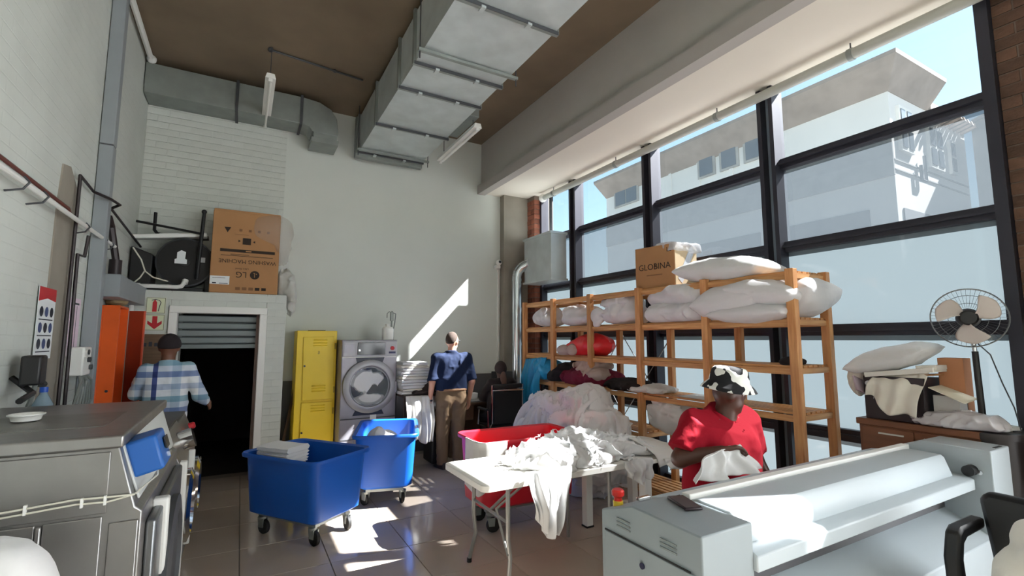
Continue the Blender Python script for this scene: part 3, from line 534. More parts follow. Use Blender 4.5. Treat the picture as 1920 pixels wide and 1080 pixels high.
MB().bx((-.27, yb-.002, TZ+.50), (.32, yb, TZ+.535)).build('printed_bar', INKC, bx_); MB().bx((.0, yb-.003, TZ+.51), (.06, yb-.002, TZ+.525)).build('printed_word', CARD, bx_)
MB().bx((-.26, yb-.002, TZ+.452), (.3, yb, TZ+.458)).build('printed_line', INKC, bx_); MB().bx((-.16, yb-.002, TZ+.468), (.04, yb, TZ+.474)).build('printed_line', INKC, bx_)
k = MB(); k.prism([(-.04, TZ+.60), (.05, TZ+.60), (.05, TZ+.68), (-.04, TZ+.68)], 'y', yb, yb-.002); k.prism([(-.06, TZ+.64), (-.085, TZ+.625), (-.085, TZ+.655)], 'y', yb, yb-.002); k.prism([(.07, TZ+.64), (.095, TZ+.655), (.095, TZ+.625)], 'y', yb, yb-.002); k.build('clamp_symbol', INKC, bx_)
MB().prism([(-.24, TZ+.80), (-.17, TZ+.80), (-.205, TZ+.735)], 'y', yb, yb-.002).build('warning_symbol', INKC, bx_)
for q in range(4): MB().bx((-.08+q*.1, yb-.002, TZ+.76), (-.05+q*.1, yb, TZ+.79)).build('printed_symbol', mat('faint_ink', (128, 92, 62), .8), bx_)
MB().bx((-.13, yb-.002, TZ+.718), (.02, yb, TZ+.722)).build('printed_line', MATS['faint_ink'], bx_)
for q in range(5): MB().bx((-.09+q*.07, yb-.002, TZ+.04), (-.04+q*.07, yb, TZ+.075)).build('printed_symbol', INKC if q > 2 else MATS['faint_ink'], bx_)
lb = MB().bx((-.355, yb-.003, TZ+.10), (-.155, yb, TZ+.20)).build('label_sticker', PO, bx_); MB().bx((-.33, yb-.004, TZ+.108), (-.29, yb-.003, TZ+.122)).build('printed_line', INK, lb); MB().bx((-.26, yb-.004, TZ+.108), (-.17, yb-.003, TZ+.116)).build('printed_line', INK, lb); MB().bx((-.33, yb-.004, TZ+.175), (-.2, yb-.003, TZ+.18)).build('printed_line', INK, lb)
bagcut = lambda P, d: np.maximum(d, np.minimum(TZ+.004-P[2], .488-P[0]))
WRAP = mat('clear_wrap', (206, 196, 186), .25, alpha=.22, bump=.4, bs=18)
T(soft('plastic_wrap', lambda P: smin(ell(P, (.27, 6.78, TZ+.83), (.24, .2, .2)), ell(P, (.40, 6.8, TZ+.66), (.1, .16, .24)), .08)-.03*folds(*P, 7, 4), (-.05, 6.52, TZ+.35), (.58, 7.05, TZ+1.1), .02, WRAP), 'clear plastic wrap hanging over the right corner of the carton', 'plastic wrap')
T(soft('plastic_bag', lambda P: bagcut(P, smin(ell(P, (.46, 6.85, TZ+.13), (.1, .15, .2)), ell(P, (.535, 6.72, TZ-.02), (.045, .09, .16)), .06)-.035*folds(*P, 9, 6)), (.375, 6.55, TZ-.3), (.66, 7.1, TZ+.4), .015, mat('milky_bag', (214, 214, 208), .4, alpha=.7)), 'milky plastic bag stuffed beside the carton and hanging over the edge', 'bag')
# ------------------------------------------------------------ ceiling services
ld = thing('air_duct', 'dull grey small duct along the back wall ending in a down-turned elbow', 'duct', (-.2, 6.95, 4.55))
MB().bx((XL+.01, 6.75, 4.56), (-.2, 7.12, 4.93)).build('duct_section', GALVD, ld, bevel=.006); MB().bx((-.185, 6.75, 4.56), (.56, 7.12, 4.93)).build('duct_section', GALVD, ld, bevel=.006)
for x in (-.2, .55): MB().bx((x-.012, 6.73, 4.54), (x+.02, 7.13, 4.95)).build('flange', DARKG, ld)
pr = [(.57, 4.93), (.78, 4.91), (.93, 4.84), (1.01, 4.72), (1.03, 4.55), (1.03, 4.48), (.70, 4.48), (.66, 4.54), (.57, 4.56)]; MB().prism(pr, 'y', 6.75, 7.12).build('elbow', GALVD, ld, bevel=.006)
MB().bx((.72, 6.76, 4.40), (1.02, 7.11, 4.48)).build('collar', GALVD, ld); MB().bx((.69, 6.74, 4.34), (1.04, 7.13, 4.41)).build('outlet', GALVD, ld, bevel=.006)
md = thing('air_duct', 'large bright galvanised duct hanging under the ceiling from near to the back wall', 'duct', (1.85, 4.5, 4.4))
ys = [1.2, 2.55, 3.3, 4.35, 4.88, 5.9, 6.93]; x0, x1, z0, z1 = 1.36, 2.30, 4.4, 4.93
for i in range(len(ys)-1):
    a, b = ys[i]+.02, ys[i+1]-.02; wv = .0 if i < 5 else .0; q = MB(); xa, xb = x0, x1; cx, cyy = (xa+xb)/2, (a+b)/2
    q.add([(xa, a, z0), (xb, a, z0), (xb, b, z0), (xa, b, z0), (xa, a, z1), (xb, a, z1), (xb, b, z1), (xa, b, z1), (cx, cyy, z0-.02), (xa+.012, cyy, (z0+z1)/2)], [(4, 5, 6, 7), (1, 0, 8), (2, 1, 8), (3, 2, 8), (0, 3, 8), (1, 5, 4, 0)[::-1], (2, 6, 5, 1)[::-1], (3, 7, 6, 2)[::-1], (0, 4, 9), (4, 7, 9), (7, 3, 9), (3, 0, 9)])
    q.build('duct_section', GALV, md, smooth=0)
for y in ys[1:]:
    fo = MB(); fo.bx((x0-.03, y-.022, z0-.03), (x1+.03, y+.022, z0+.004)); fo.bx((x0-.03, y-.022, z0), (x0+.005, y+.022, z1+.02)); fo.bx((x1-.005, y-.022, z0), (x1+.03, y+.022, z1+.02)); fo = fo.build('flange', GALVD, md, bevel=.004)
    MB().bx((x0-.02, y-.028, z0-.036), (x1+.02, y-.022, z0-.004)).build('flange_gap', DARKG, fo)
    for xx in (x0+.22, x1-.28): MB().bx((xx-.02, y-.035, z0-.045), (xx+.02, y+.035, z0-.025)).build('flange_clamp', GALV, fo)
for y in (4.08, 6.78):
    h = MB().bx((x0-.06, y-.02, z0-.05), (x1+.06, y+.02, z0-.022)).build('hanger_rail', GALVD, md)
    for xx in (x0-.045, x1+.045): MB().cyl((xx, y, z0-.12), (xx, y, ZC-.01), .006, seg=6).build('hanger_rod', DARKG, md)
MB().bx((x0-.05, 6.96, z0-.08), (x1+.02, 7.06, z1)).build('end_plate', GALVD, md, bevel=.006)
MB().bx((x1+.03, 5.2, z0+.04), (x1+.16, 5.9, z0+.3)).build('spigot_box', GALVD, md, bevel=.006)
def batten(nm_lbl, a, b, z):
    t = thing('batten_light', nm_lbl, 'light', ((a[0]+b[0])/2, (a[1]+b[1])/2, z)); dx = .055
    MB().prism([(a[0]-dx, z), (a[0]+dx, z), (a[0]+dx*.7, z+.06), (a[0]-dx*.7, z+.06)], 'y', a[1], b[1]).build('body', WHITE, t, bevel=.006); MB().cyl((a[0], a[1]+.03, z-.02), (a[0], b[1]-.03, z-.02), .014).build('tube', mat('unlit_tube', (232, 232, 226), .3), t)
    for y in (a[1]+.02, b[1]-.02): MB().bx((a[0]-.02, y-.015, z-.035), (a[0]+.02, y+.015, z)).build('tube_holder', WHITE, t)
    for y in (a[1]+.15, b[1]-.15): MB().cyl((a[0], y, z+.05), (a[0], y, ZC-.002), .005, seg=6).build('drop_rod', DARKG, t)
batten('unlit white batten light hanging in front of the small grey duct', (.14, 5.72), (.14, 7.1), 4.57)
batten('unlit white batten light hanging at the right side of the large duct', (2.42, 5.15), (2.42, 6.45), 4.28)
b = MB(); b.tube([(.13, 5.9, ZC-.02), (1.2, 6.05, ZC-.02)], .012, 8); b.sph((.13, 5.9, ZC-.02), .03); b.sph((.85, 6.0, ZC-.02), .022); T(b.build('ceiling_conduit', DARKG), 'thin dark conduit on the ceiling between the hanging light and the large duct', 'conduit')
b = MB(); b.tube([(-1.09, 3.6, 4.96), (-1.09, 6.6, 4.96), (-1.08, 6.72, 4.95)], .03, 8); b.sph((-1.08, 6.70, 4.95), .05); T(b.build('wall_conduit', PIPEW), 'white pipe running along the top of the left wall', 'pipe')
wpz = thing('curtain_rail', 'long grey pipe hung under the soffit along the top of the window', 'pipe', (4.33, 4, 4.06))
MB().tube([(4.33, .2, 4.05), (4.33, 6.62, 4.05)], .045, 12).build('pipe', mat('grey_pipe', (176, 178, 170), .5), wpz); MB().sph((4.33, 6.62, 4.05), .07).build('end_cap', PIPEW, wpz)
for y in (1.9, 3.2, 4.8, 6.3): MB().cyl((4.33, y, 4.05), (4.33, y, 4.15), .006, seg=6).build('hanger_rod', DARKG, wpz); MB().cyl((4.33, y-.02, 4.05), (4.33, y+.02, 4.05), .052).build('clip', GALVD, wpz)
MB().tube([(4.36, 6.42, 4.03), (4.36, 6.42, 3.36)], .035, 10).build('drop_pipe', DARKG, wpz)
T(MB().tube([(4.28, .62, 0), (4.28, .62, 4.14)], .05, 12).build('down_pipe', mat('pale_grey_pipe', (176, 182, 178), .5)), 'pale grey vertical pipe beside the dark brick pier at the right edge', 'pipe')
# extract duct by the window
db = thing('extract_box', 'galvanised sheet metal box fixed in the far end window bay', 'duct', (4.3, 6.4, 2.55))
MB().bx((4.08, 6.02, 2.6), (4.37, 6.82, 3.33)).build('box', GALV, db, bevel=.006); MB().bx((4.06, 6.0, 3.31), (4.38, 6.84, 3.345)).build('top_flange', GALV, db); MB().bx((4.06, 6.0, 2.585), (4.38, 6.84, 2.615)).build('bottom_flange', GALV, db)
dp = thing('extract_pipe', 'shiny round metal pipe rising up the corner and elbowing into the sheet box', 'pipe', (3.98, 6.93, 0))
PX, PYY = 3.98, 6.90; dp.location = (PX, PYY, 0); WL[dp.name] = Vector((PX, PYY, 0)); SPIRO = mat('bright_spiral_steel', (205, 210, 214), .22, metal=.9)
MB().cyl((PX, PYY, 0), (PX, PYY, 2.72), .085, seg=20).build('riser', SPIRO, dp)
arc = [(PX+.2-.2*math.cos(t), PYY-.35*(1-math.cos(t))*.5, 2.72+.22*math.sin(t)) for t in [k*math.pi/2/4 for k in range(5)]]
for k in range(4): MB().tube([arc[k], arc[k+1]], .086, 20).build('elbow_segment', SPIRO, dp, smooth=40)
MB().tube([arc[-1], (4.12, 6.66, 2.945)], .084, 20).build('branch', SPIRO, dp)
for z in (.6, 1.6, 2.66): MB().cyl((PX, PYY, z-.02), (PX, PYY, z+.02), .092, seg=20).build('joint_band', SPIRO, dp)
sc = thing('dome_camera', 'small white security camera on the corner of the back wall', 'camera', (3.73, 7.15, 2.9))
MB().bx((3.70, 7.1, 2.87), (3.78, 7.198, 2.93)).build('mount', WHITE, sc, bevel=.008); MB().sph((3.74, 7.09, 2.97), .05).build('dome', WHITE, sc); MB().sph((3.74, 7.05, 2.975), .025).build('lens', BLACK, sc)
T(MB().bx((3.765, 7.175, .9), (3.79, 7.199, 2.87)).build('cable_conduit', WHITE), 'thin white conduit running down the back wall from the security camera', 'conduit')
# ------------------------------------------------------------ cloth that falls and folds (position based)
def cloth(nm, nu, nv, su, sv, init, coll, m, steps=110, pins=None, seed=0, grav=.0035, fr=.6, th=.008, parent=None, iters=7, smooth_tail=0):
    U, Vv = np.meshgrid(np.linspace(0, 1, nu), np.linspace(0, 1, nv)); X = np.stack(init(U, Vv), -1).astype(float); rng = np.random.RandomState(seed); X += rng.normal(0, .002, X.shape); O = X.copy()
    du, dv = su/(nu-1), sv/(nv-1); dd_ = math.hypot(du, dv); pin0 = X.copy()
    def con(a, b, L, k):
        A, B = X[a], X[b]; D = B-A; l = np.sqrt((D*D).sum(-1, keepdims=True))+1e-9; c = D*(k*.5*(l-L)/l); X[a] = A+c; X[b] = B-c
    S = slice; groups = []
    for o in (0, 1):
        ne = (nu-o)//2*2; groups.append(((S(None), S(o, o+ne, 2)), (S(None), S(o+1, o+ne, 2)), du, 1.0))
        ne = (nv-o)//2*2; groups.append(((S(o, o+ne, 2), S(None)), (S(o+1, o+ne, 2), S(None)), dv, 1.0))
    for o in (0, 1):
        ne = (nu-o)//2*2
        for p in (0, 1):
            groups.append(((S(0, -1), S(o, o+ne, 2)), (S(1, None), S(o+1, o+ne, 2)), dd_, .5) if p == 0 else ((S(1, None), S(o, o+ne, 2)), (S(0, -1), S(o+1, o+ne, 2)), dd_, .5))
    def bend(k):
        for ax, L in ((1, 2*du), (0, 2*dv)):
            a = (S(None), S(0, -2)) if ax else (S(0, -2), S(None)); b = (S(None), S(2, None)) if ax else (S(2, None), S(None)); mid = (S(None), S(1, -1)) if ax else (S(1, -1), S(None))
            c = (X[a]+X[b])*.5-X[mid]; X[mid] += c*k
    for st in range(steps):
        v = (X-O)*.96; O = X.copy(); X += v; X[..., 2] -= grav
        for it in range(iters):
            for a, b, L, k in groups: con(a, b, L, k)
            if it == 0: bend(.06)
            if pins is not None: X[pins] = pin0[pins]
        P = [X[..., 0], X[..., 1], X[..., 2]]; d = coll(P)-th; msk = d < 0
        if msk.any():
            e = 1e-3; G = np.stack([coll([P[0]+e, P[1], P[2]])-th-d, coll([P[0], P[1]+e, P[2]])-th-d, coll([P[0], P[1], P[2]+e])-th-d], -1)/e
            G /= np.sqrt((G*G).sum(-1, keepdims=True))+1e-9; X += np.where(msk[..., None], G*np.minimum(-d, 1)[..., None], 0); O = np.where(msk[..., None], X-(X-O)*(1-fr), O)
    V = X.reshape(-1, 3); mb = MB(); mb.V = [tuple(p) for p in V.tolist()]; mb.F = [(j*nu+i, j*nu+i+1, (j+1)*nu+i+1, (j+1)*nu+i) for j in range(nv-1) for i in range(nu-1)]
    o = mb.build(nm, m, parent, smooth=180, solid=.004); q = o.modifiers.new('sub', 'SUBSURF'); q.levels = 1; q.render_levels = 1; return o
def boxd(P, lo, hi):
    c = [(lo[i]+hi[i])/2 for i in range(3)]; h = [(hi[i]-lo[i])/2 for i in range(3)]; q = [np.abs(P[i]-c[i])-h[i] for i in range(3)]
    return np.sqrt(sum(np.maximum(k, 0)**2 for k in q))+np.minimum(np.maximum(np.maximum(q[0], q[1]), q[2]), 0)
def crumple(c, w, h, z, rz=0, amp=.12, f=4, seed=0, zt=(0, 0)):
    # a sheet gathered into a smaller patch, ready to fall
    def g_(U, V):
        a = (U-.5)*w; b = (V-.5)*h; n1 = vn(U*f*1.3, V*f, U*0+.5, seed)-.5; n2 = vn(U*f*1.3, V*f, U*0+3.5, seed+1)-.5; n3 = vn(U*f*2, V*f*2, U*0+7.5, seed+2)
        a = a+n1*.22*w; b = b+n2*.22*h; x = c[0]+a*math.cos(rz)-b*math.sin(rz); y = c[1]+a*math.sin(rz)+b*math.cos(rz); return x, y, z+amp*n3+zt[0]*(U-.5)+zt[1]*(V-.5)
    return g_
# ------------------------------------------------------------ along the back wall
YEL = mat('yellow_enamel', (236, 204, 40), .4, var=.06, vs=3)
yl = thing('locker', 'yellow steel two-door locker numbered 3 and 4 against the back wall', 'locker', (.88, 6.95, 0)); LY = 6.75
MB().bx((.635, LY+.02, .0), (1.125, 7.17, 1.79)).build('cabinet', YEL, yl, bevel=.006)
def ldoor(z0, z1, num, tilt):
    dd = MB().box((.905, LY+.008, (z0+z1)/2), (.38, .022, z1-z0), Ry(tilt)).build('door', YEL, yl, bevel=.004)
    text(num, .055, INK, (.90, LY-.004, (z0+z1)/2+(.2 if num == '3' else -.16)), WALLY, dd)
    for zz in (z0+.10, z1-.12):
        for q in range(3): MB().prism([(LY-.002, zz+q*.035), (LY-.012, zz+q*.035+.006), (LY-.002, zz+q*.035+.016)], 'x', .83, 1.0).build('louvre', YEL, dd)
    for zz in (z0+.12, z1-.12): MB().cyl((1.105, LY-.002, zz-.04), (1.105, LY-.002, zz+.04), .008, seg=8).build('hinge', mat('hinge_brass', (150, 130, 50), .5), dd)
    MB().cyl((.735, LY, (z0+z1)/2+.03), (.735, LY-.012, (z0+z1)/2+.03), .012).build('lock', INK, dd)
ldoor(.90, 1.71, '3', -.02); ldoor(.06, .87, '4', 0)
MB().bx((.78, 6.8, 1.79), (.98, 6.95, 1.80)).build('top_strip', DARKG, yl)
T(MB().box((.585, 6.98, .62), (.03, .03, 1.25), Ry(.16)).build('broom_handle', mat('brown_stick', (84, 60, 40), .6)), 'dark brown stick leaning in the gap beside the yellow locker', 'stick')
# washer-extractor
GREYE = mat('grey_enamel', (158, 156, 164), .4, metal=.35, var=.06, vs=3); wm = thing('washing_machine', 'tall grey washer with large round glass door beside the yellow locker', 'washer', (1.5, 6.8, 0)); WY = 6.48
MB().bx((1.14, WY, .0), (1.86, 7.15, 1.67)).build('body', GREYE, wm, bevel=.012)
MB().bx((1.15, WY-.012, 1.455), (1.85, WY, 1.65)).build('control_panel', mat('pale_grey_panel', (176, 176, 180), .4), wm, bevel=.006); MB().bx((1.335, WY-.018, 1.475), (1.695, WY-.01, 1.635)).build('display', mat('dark_display', (16, 20, 30), .1), wm, bevel=.004)
MB().bx((1.17, WY-.016, 1.5), (1.29, WY-.012, 1.62)).build('soap_drawer', GREYE, wm); MB().cyl((1.36, WY-.017, 1.535), (1.36, WY-.024, 1.535), .012).build('button', CHROME, wm); MB().lathe([(.026, 0), (.026, .02), (.0, .02)], (1.79, WY-.012, 1.56), Rx(math.pi/2)).build('stop_button', RED, wm); MB().bx((1.745, WY-.016, 1.49), (1.835, WY-.012, 1.515)).build('rating_label', mat('navy_label', (40, 46, 86), .5), wm)
NAVY = mat('navy_panel', (30, 38, 62), .35); MB().bx((1.15, WY-.004, 1.44), (1.85, WY+.0, 1.452)).build('panel_joint', PIPEW, wm)
MB().prism([(1.32, 1.44), (1.69, 1.44), (1.64, 1.3), (1.84, 1.06), (1.64, .82), (1.70, .70), (1.30, .70), (1.36, .82), (1.16, 1.06), (1.36, 1.3)], 'y', WY-.008, WY).build('door_surround', NAVY, wm)
dd = MB().lathe([(.335, 0), (.345, .02), (.34, .045), (.30, .065), (.265, .06), (.25, .03), (.24, .03)], (1.50, WY-.005, 1.07), Rx(math.pi/2), 40, cap=False).build('door', mat('door_ring_steel', (160, 160, 164), .42, metal=.4), wm)
MB().lathe([(.25, .0), (.24, .035), (.2, .02), (.001, .012)], (1.50, WY-.02, 1.07), Rx(math.pi/2), 32).build('door_glass', mat('dark_door_glass', (96, 104, 110), .08, trans=0, alpha=.35), dd)
MB().disc((1.50, WY-.009, 1.07), .25, (0, -1, 0)).build('drum', mat('drum_dark', (60, 64, 70), .35, metal=.5), dd)
soft('drum_linen', lambda P: smin(smin(ell(P, (1.42, WY-.02, 1.15), (.13, .03, .12)), ell(P, (1.58, WY-.02, 1.17), (.07, .03, .07)), .01), ell(P, (1.5, WY-.02, .90), (.15, .03, .06)), .01)-.02*folds(*P, 9, 2), (1.24, WY-.05, .8), (1.76, WY-.011, 1.34), .012, LINEN, dd)
MB().box((1.84, WY-.03, 1.05), (.03, .05, .14)).build('door_handle', GREYE, dd, bevel=.008)
MB().bx((1.15, WY-.01, .05), (1.85, WY, .66)).build('plinth_panel', GREYE, wm, bevel=.004); MB().bx((1.15, WY-.013, .655), (1.85, WY-.004, .668)).build('panel_joint', DARKG, wm); MB().bx((1.15, WY-.013, .40), (1.85, WY-.004, .41)).build('panel_joint', DARKG, wm)
MB().bx((1.52, WY-.015, .62), (1.60, WY-.012, .70)).build('paper_note', PO, wm, rot=None)
ds = thing('dispenser', 'white plastic canister on top of the grey washer', 'canister', (1.77, 6.65, 1.672)); MB().lathe([(.075, 0), (.078, .01), (.078, .15), (.06, .175), (.03, .18), (.03, .2), (.0, .2)], (1.77, 6.65, 1.672)).build('body', WHITE, ds); MB().cyl((1.77, 6.65, 1.87), (1.77, 6.65, 1.89), .035).build('cap', PIPEW, ds)
dt = thing('pump_stand', 'grey metal rod with curved hooks and cable behind the white canister', 'stand', (1.87, 6.8, 1.672)); MB().cyl((1.86, 6.78, 1.672), (1.86, 6.78, 2.08), .012).build('rod', GALVD, dt); MB().bx((1.835, 6.765, 1.94), (1.885, 6.8, 2.06)).build('holder', GALVD, dt, bevel=.005); MB().tube([(1.86, 6.78, 2.05), (1.82, 6.78, 2.07), (1.79, 6.78, 2.04), (1.79, 6.78, 1.98)], .007, 6).build('hook', GALVD, dt); MB().tube([(1.87, 6.77, 2.05), (1.91, 6.77, 2.04), (1.90, 6.77, 1.92), (1.88, 6.77, 1.8), (1.885, 6.77, 1.672)], .008, 6).build('cable', HOSE, dt)
# folded stack on small table
ft = thing('side_table', 'dark small table under the stack of folded sheets beside the grey washer', 'table', (2.08, 6.45, 0)); MB().bx((1.88, 6.2, .92), (2.42, 6.75, .95)).build('tabletop', mat('dark_wood', (60, 46, 38), .5), ft, bevel=.004)
for x, y in ((1.91, 6.23), (2.39, 6.23), (1.91, 6.72), (2.39, 6.72)): MB().bx((x-.02, y-.02, 0), (x+.02, y+.02, .92)).build('leg', MATS['dark_wood'], ft)
def sheetfold(c, d, m, nm, lbl, cat, grp, seed, rz=0.0):
    # a folded sheet: rounded fold at the front, loose layers behind
    r = random.Random(seed); x, y, h = d[0]/2, d[1]/2, d[2]; q = MB(); n = 5; rings = []
    for k in range(n+1):
        u = -x+2*x*k/n; j = [r.uniform(-.007, .007) for _ in range(8)]
        pts = [(-y+.01+j[0], 0), (-y-.004+j[1], h*.25), (-y+.0+j[2], h*.55), (-y-.004+j[3], h*.8), (-y+.02, h+j[4]*.5), (y-.02, h+j[5]*.5), (y+j[6], h*.5), (y-.01, 0)]
        rings.append([Vector((u+r.uniform(-.004, .004), a, b_)) for a, b_ in pts])
    q.loft(rings); R = Rz(rz); q.V = [tuple(R @ Vector(v)+Vector(c)) for v in q.V]; o = q.build(nm, m, smooth=60); T(o, lbl, cat, grp); return o
z = .951; nst = 11; names_ = ['lowest', 'second lowest', 'third from the bottom', 'fourth from the bottom', 'fifth from the bottom', 'middle', 'fifth from the top', 'fourth from the top', 'third from the top', 'second from the top', 'topmost']
for k in range(nst):
    h = .038+random.uniform(-.006, .008); sheetfold((2.06+random.uniform(-.015, .015), 6.45, z), (.36+random.uniform(-.02, .03), .36, h-.002), LINENW if k % 4 == 1 else LINEN, 'folded_sheet', names_[k]+' white folded sheet of the tall stack beside the grey washer', 'sheet', 'folded sheets stacked beside the washer', 40+k); z += h
DKC = mat('dark_brown_cloth', (50, 40, 38), .95, bump=.2, bs=30)
T(soft('dark_clothes', lambda P: smin(ell(P, (2.30, 6.31, 1.03), (.12, .1, .07)), ell(P, (2.24, 6.28, .97), (.2, .09, .03)), .04)-.02*folds(*P, 9, 8), (2.0, 6.13, .951), (2.5, 6.43, 1.16), .012, DKC), 'dark brown folded clothes lying in front of the tall sheet stack', 'clothes')
def drape(nm, top0, top1, bot0, bot1, m, n=3.0, amp=.03, bulge=(0, -.1, 0), hem=.02, seed=0, nu=40, nv=26, parent=None, front=(0, -1, 0), thick=.004):
    r = random.Random(seed); ph = [r.uniform(0, 6) for _ in range(4)]; A, B, C_, D_ = [Vector(v) for v in (top0, top1, bot0, bot1)]; fr = Vector(front); bl = Vector(bulge)
    def f(u, v):
        p = A.lerp(B, u).lerp(C_.lerp(D_, u), v); a = amp*(.25+v)
        p = p+fr*(a*math.sin(2*math.pi*n*u+ph[0]+.8*v)+a*.5*math.sin(2*math.pi*n*2.3*u+ph[1]-1.5*v)+.012*math.sin(9*v+ph[3]+6*u))+bl*math.sin(math.pi*v)*.5
        p.z += -hem*v*(math.sin(2*math.pi*(n*.5)*u+ph[2])+.6*math.sin(2*math.pi*n*1.1*u+ph[1])); return p
    return MB().grid(f, nu, nv).build(nm, m, parent, smooth=80, solid=thick)
GREYL = mat('greyish_linen', (214, 212, 208), .9, sheen=.3, bump=.15, bs=25)
T(drape('hanging_cloth', (1.90, 6.17, .945), (2.26, 6.14, .945), (1.86, 6.06, .42), (2.24, 6.03, .36), GREYL, 2.5, .035, seed=3), 'greyish white cloth hanging down in front of the dark small table', 'cloth')
T(MB().bx((2.26, 6.15, .05), (2.44, 6.5, .75)).build('black_bin', BLACK, bevel=.02), 'black bin on the floor beside the man in navy', 'bin')
# desk corner
dk = thing('desk', 'brown desk in the far corner in front of the seated woman', 'desk', (3.2, 6.75, 0)); DWD = mat('desk_wood', (104, 80, 62), .45, var=.15, vs=3, stretch=(1, 10, 1))
MB().bx((2.66, 6.52, .72), (3.76, 7.08, .75)).build('desktop', DWD, dk, bevel=.004); MB().bx((2.68, 6.55, 0), (2.72, 7.05, .72)).build('side_panel', DWD, dk); MB().bx((3.70, 6.55, 0), (3.74, 7.05, .72)).build('side_panel', DWD, dk); MB().bx((2.72, 6.95, .3), (3.7, 6.97, .72)).build('modesty_panel', DWD, dk); MB().bx((2.72, 6.56, .5), (3.05, 6.9, .72)).build('drawer_unit', DWD, dk, bevel=.004)
T(MB().prism([(6.58, .751), (6.74, .751), (6.74, .775), (6.58, .765)], 'x', 2.92, 3.25).build('keyboard', mat('grey_keys', (120, 120, 122), .5), bevel=.003), 'grey keyboard on the corner desk', 'keyboard')
pm_ = thing('card_machine', 'small black desk device with white label standing behind the keyboard', 'device', (2.98, 6.82, .751)); MB().prism([(6.76, .751), (6.9, .751), (6.88, .90), (6.8, .88)], 'x', 2.92, 3.06).build('body', BLACK, pm_, bevel=.008); MB().bx((2.95, 6.775, .83), (3.03, 6.785, .855)).build('label_strip', PO, pm_)
T(MB().bx((3.08, 6.78, .751), (3.22, 6.9, .86)).build('paper_tray', WHITE, bevel=.006), 'small white tray on the desk behind the keyboard', 'tray')
T(MB().lathe([(.05, 0), (.055, .1), (.045, .2), (.02, .26), (.02, .3), (.0, .3)], (2.75, 6.66, .751)).build('white_bottle', WHITE), 'white bottle at the left end of the corner desk', 'bottle')
mo = thing('monitor', 'black computer monitor on the desk right of the seated woman', 'monitor', (3.66, 6.8, .751)); MB().box((3.66, 6.82, 1.02), (.34, .03, .30), Rz(-.5)).build('screen', BLACK, mo, bevel=.008); MB().cyl((3.66, 6.85, .76), (3.66, 6.85, .9), .025).build('stem', BLACK, mo); MB().bx((3.57, 6.76, .751), (3.75, 6.94, .765)).build('foot', BLACK, mo, bevel=.004)
T(MB().lathe([(.035, 0), (.04, .1), (.04, .11), (.034, .108), (.03, .01), (.0, .01)], (3.60, 6.58, .751)).build('mug', mat('brown_mug', (120, 60, 46), .4)), 'small brown mug on the desk edge near the shiny pipe', 'mug')
ch = thing('office_chair', 'black office chair with chrome frame behind the seated woman', 'chair', (3.33, 6.12, 0))
MB().bx((3.10, 6.02, .985), (3.57, 6.07, 1.05)).build('headrest', BLACK, ch, bevel=.02); MB().bx((3.11, 6.03, .50), (3.56, 6.055, .95)).build('backrest', mat('black_mesh', (18, 18, 20), .7), ch, bevel=.01)
for x in (3.09, 3.58): MB().tube([(x, 6.05, 1.04), (x, 6.05, .52), (x, 6.1, .46), (x, 6.5, .45)], .014, 8).build('frame_tube', CHROME, ch)
MB().cyl((3.09, 6.03, .965), (3.58, 6.03, .965), .014).build('cross_bar', CHROME, ch); MB().bx((3.10, 6.06, .42), (3.57, 6.5, .48)).build('seat', BLACK, ch, bevel=.02)
for x in (3.06, 3.61):
    ar = MB().bx((x-.025, 6.12, .68), (x+.025, 6.42, .71)).build('armrest', BLACK, ch, bevel=.01); MB().tube([(x, 6.1, .46), (x, 6.12, .68), (x, 6.4, .68), (x, 6.42, .46)], .012, 8).build('arm_tube', CHROME, ar)
MB().cyl((3.33, 6.28, .1), (3.33, 6.28, .42), .03).build('gas_lift', CHROME, ch)
for k in range(5):
    a = k*2*math.pi/5+.3; c_ = (3.33+.27*math.cos(a), 6.28+.27*math.sin(a)); lg_ = MB().tube([(3.33, 6.28, .11), (c_[0], c_[1], .08)], .018, 8).build('base_leg', CHROME, ch); MB().cyl((c_[0]-.015*math.sin(a), c_[1]+.015*math.cos(a), .03), (c_[0]+.015*math.sin(a), c_[1]-.015*math.cos(a), .03), .03).build('caster', BLACK, lg_)
T(MB().bx((3.62, 6.30, 0), (3.83, 6.48, .62)).build('pedestal', mat('light_pedestal', (176, 140, 96), .6), bevel=.006), 'light wooden drawer pedestal beside the office chair', 'pedestal')
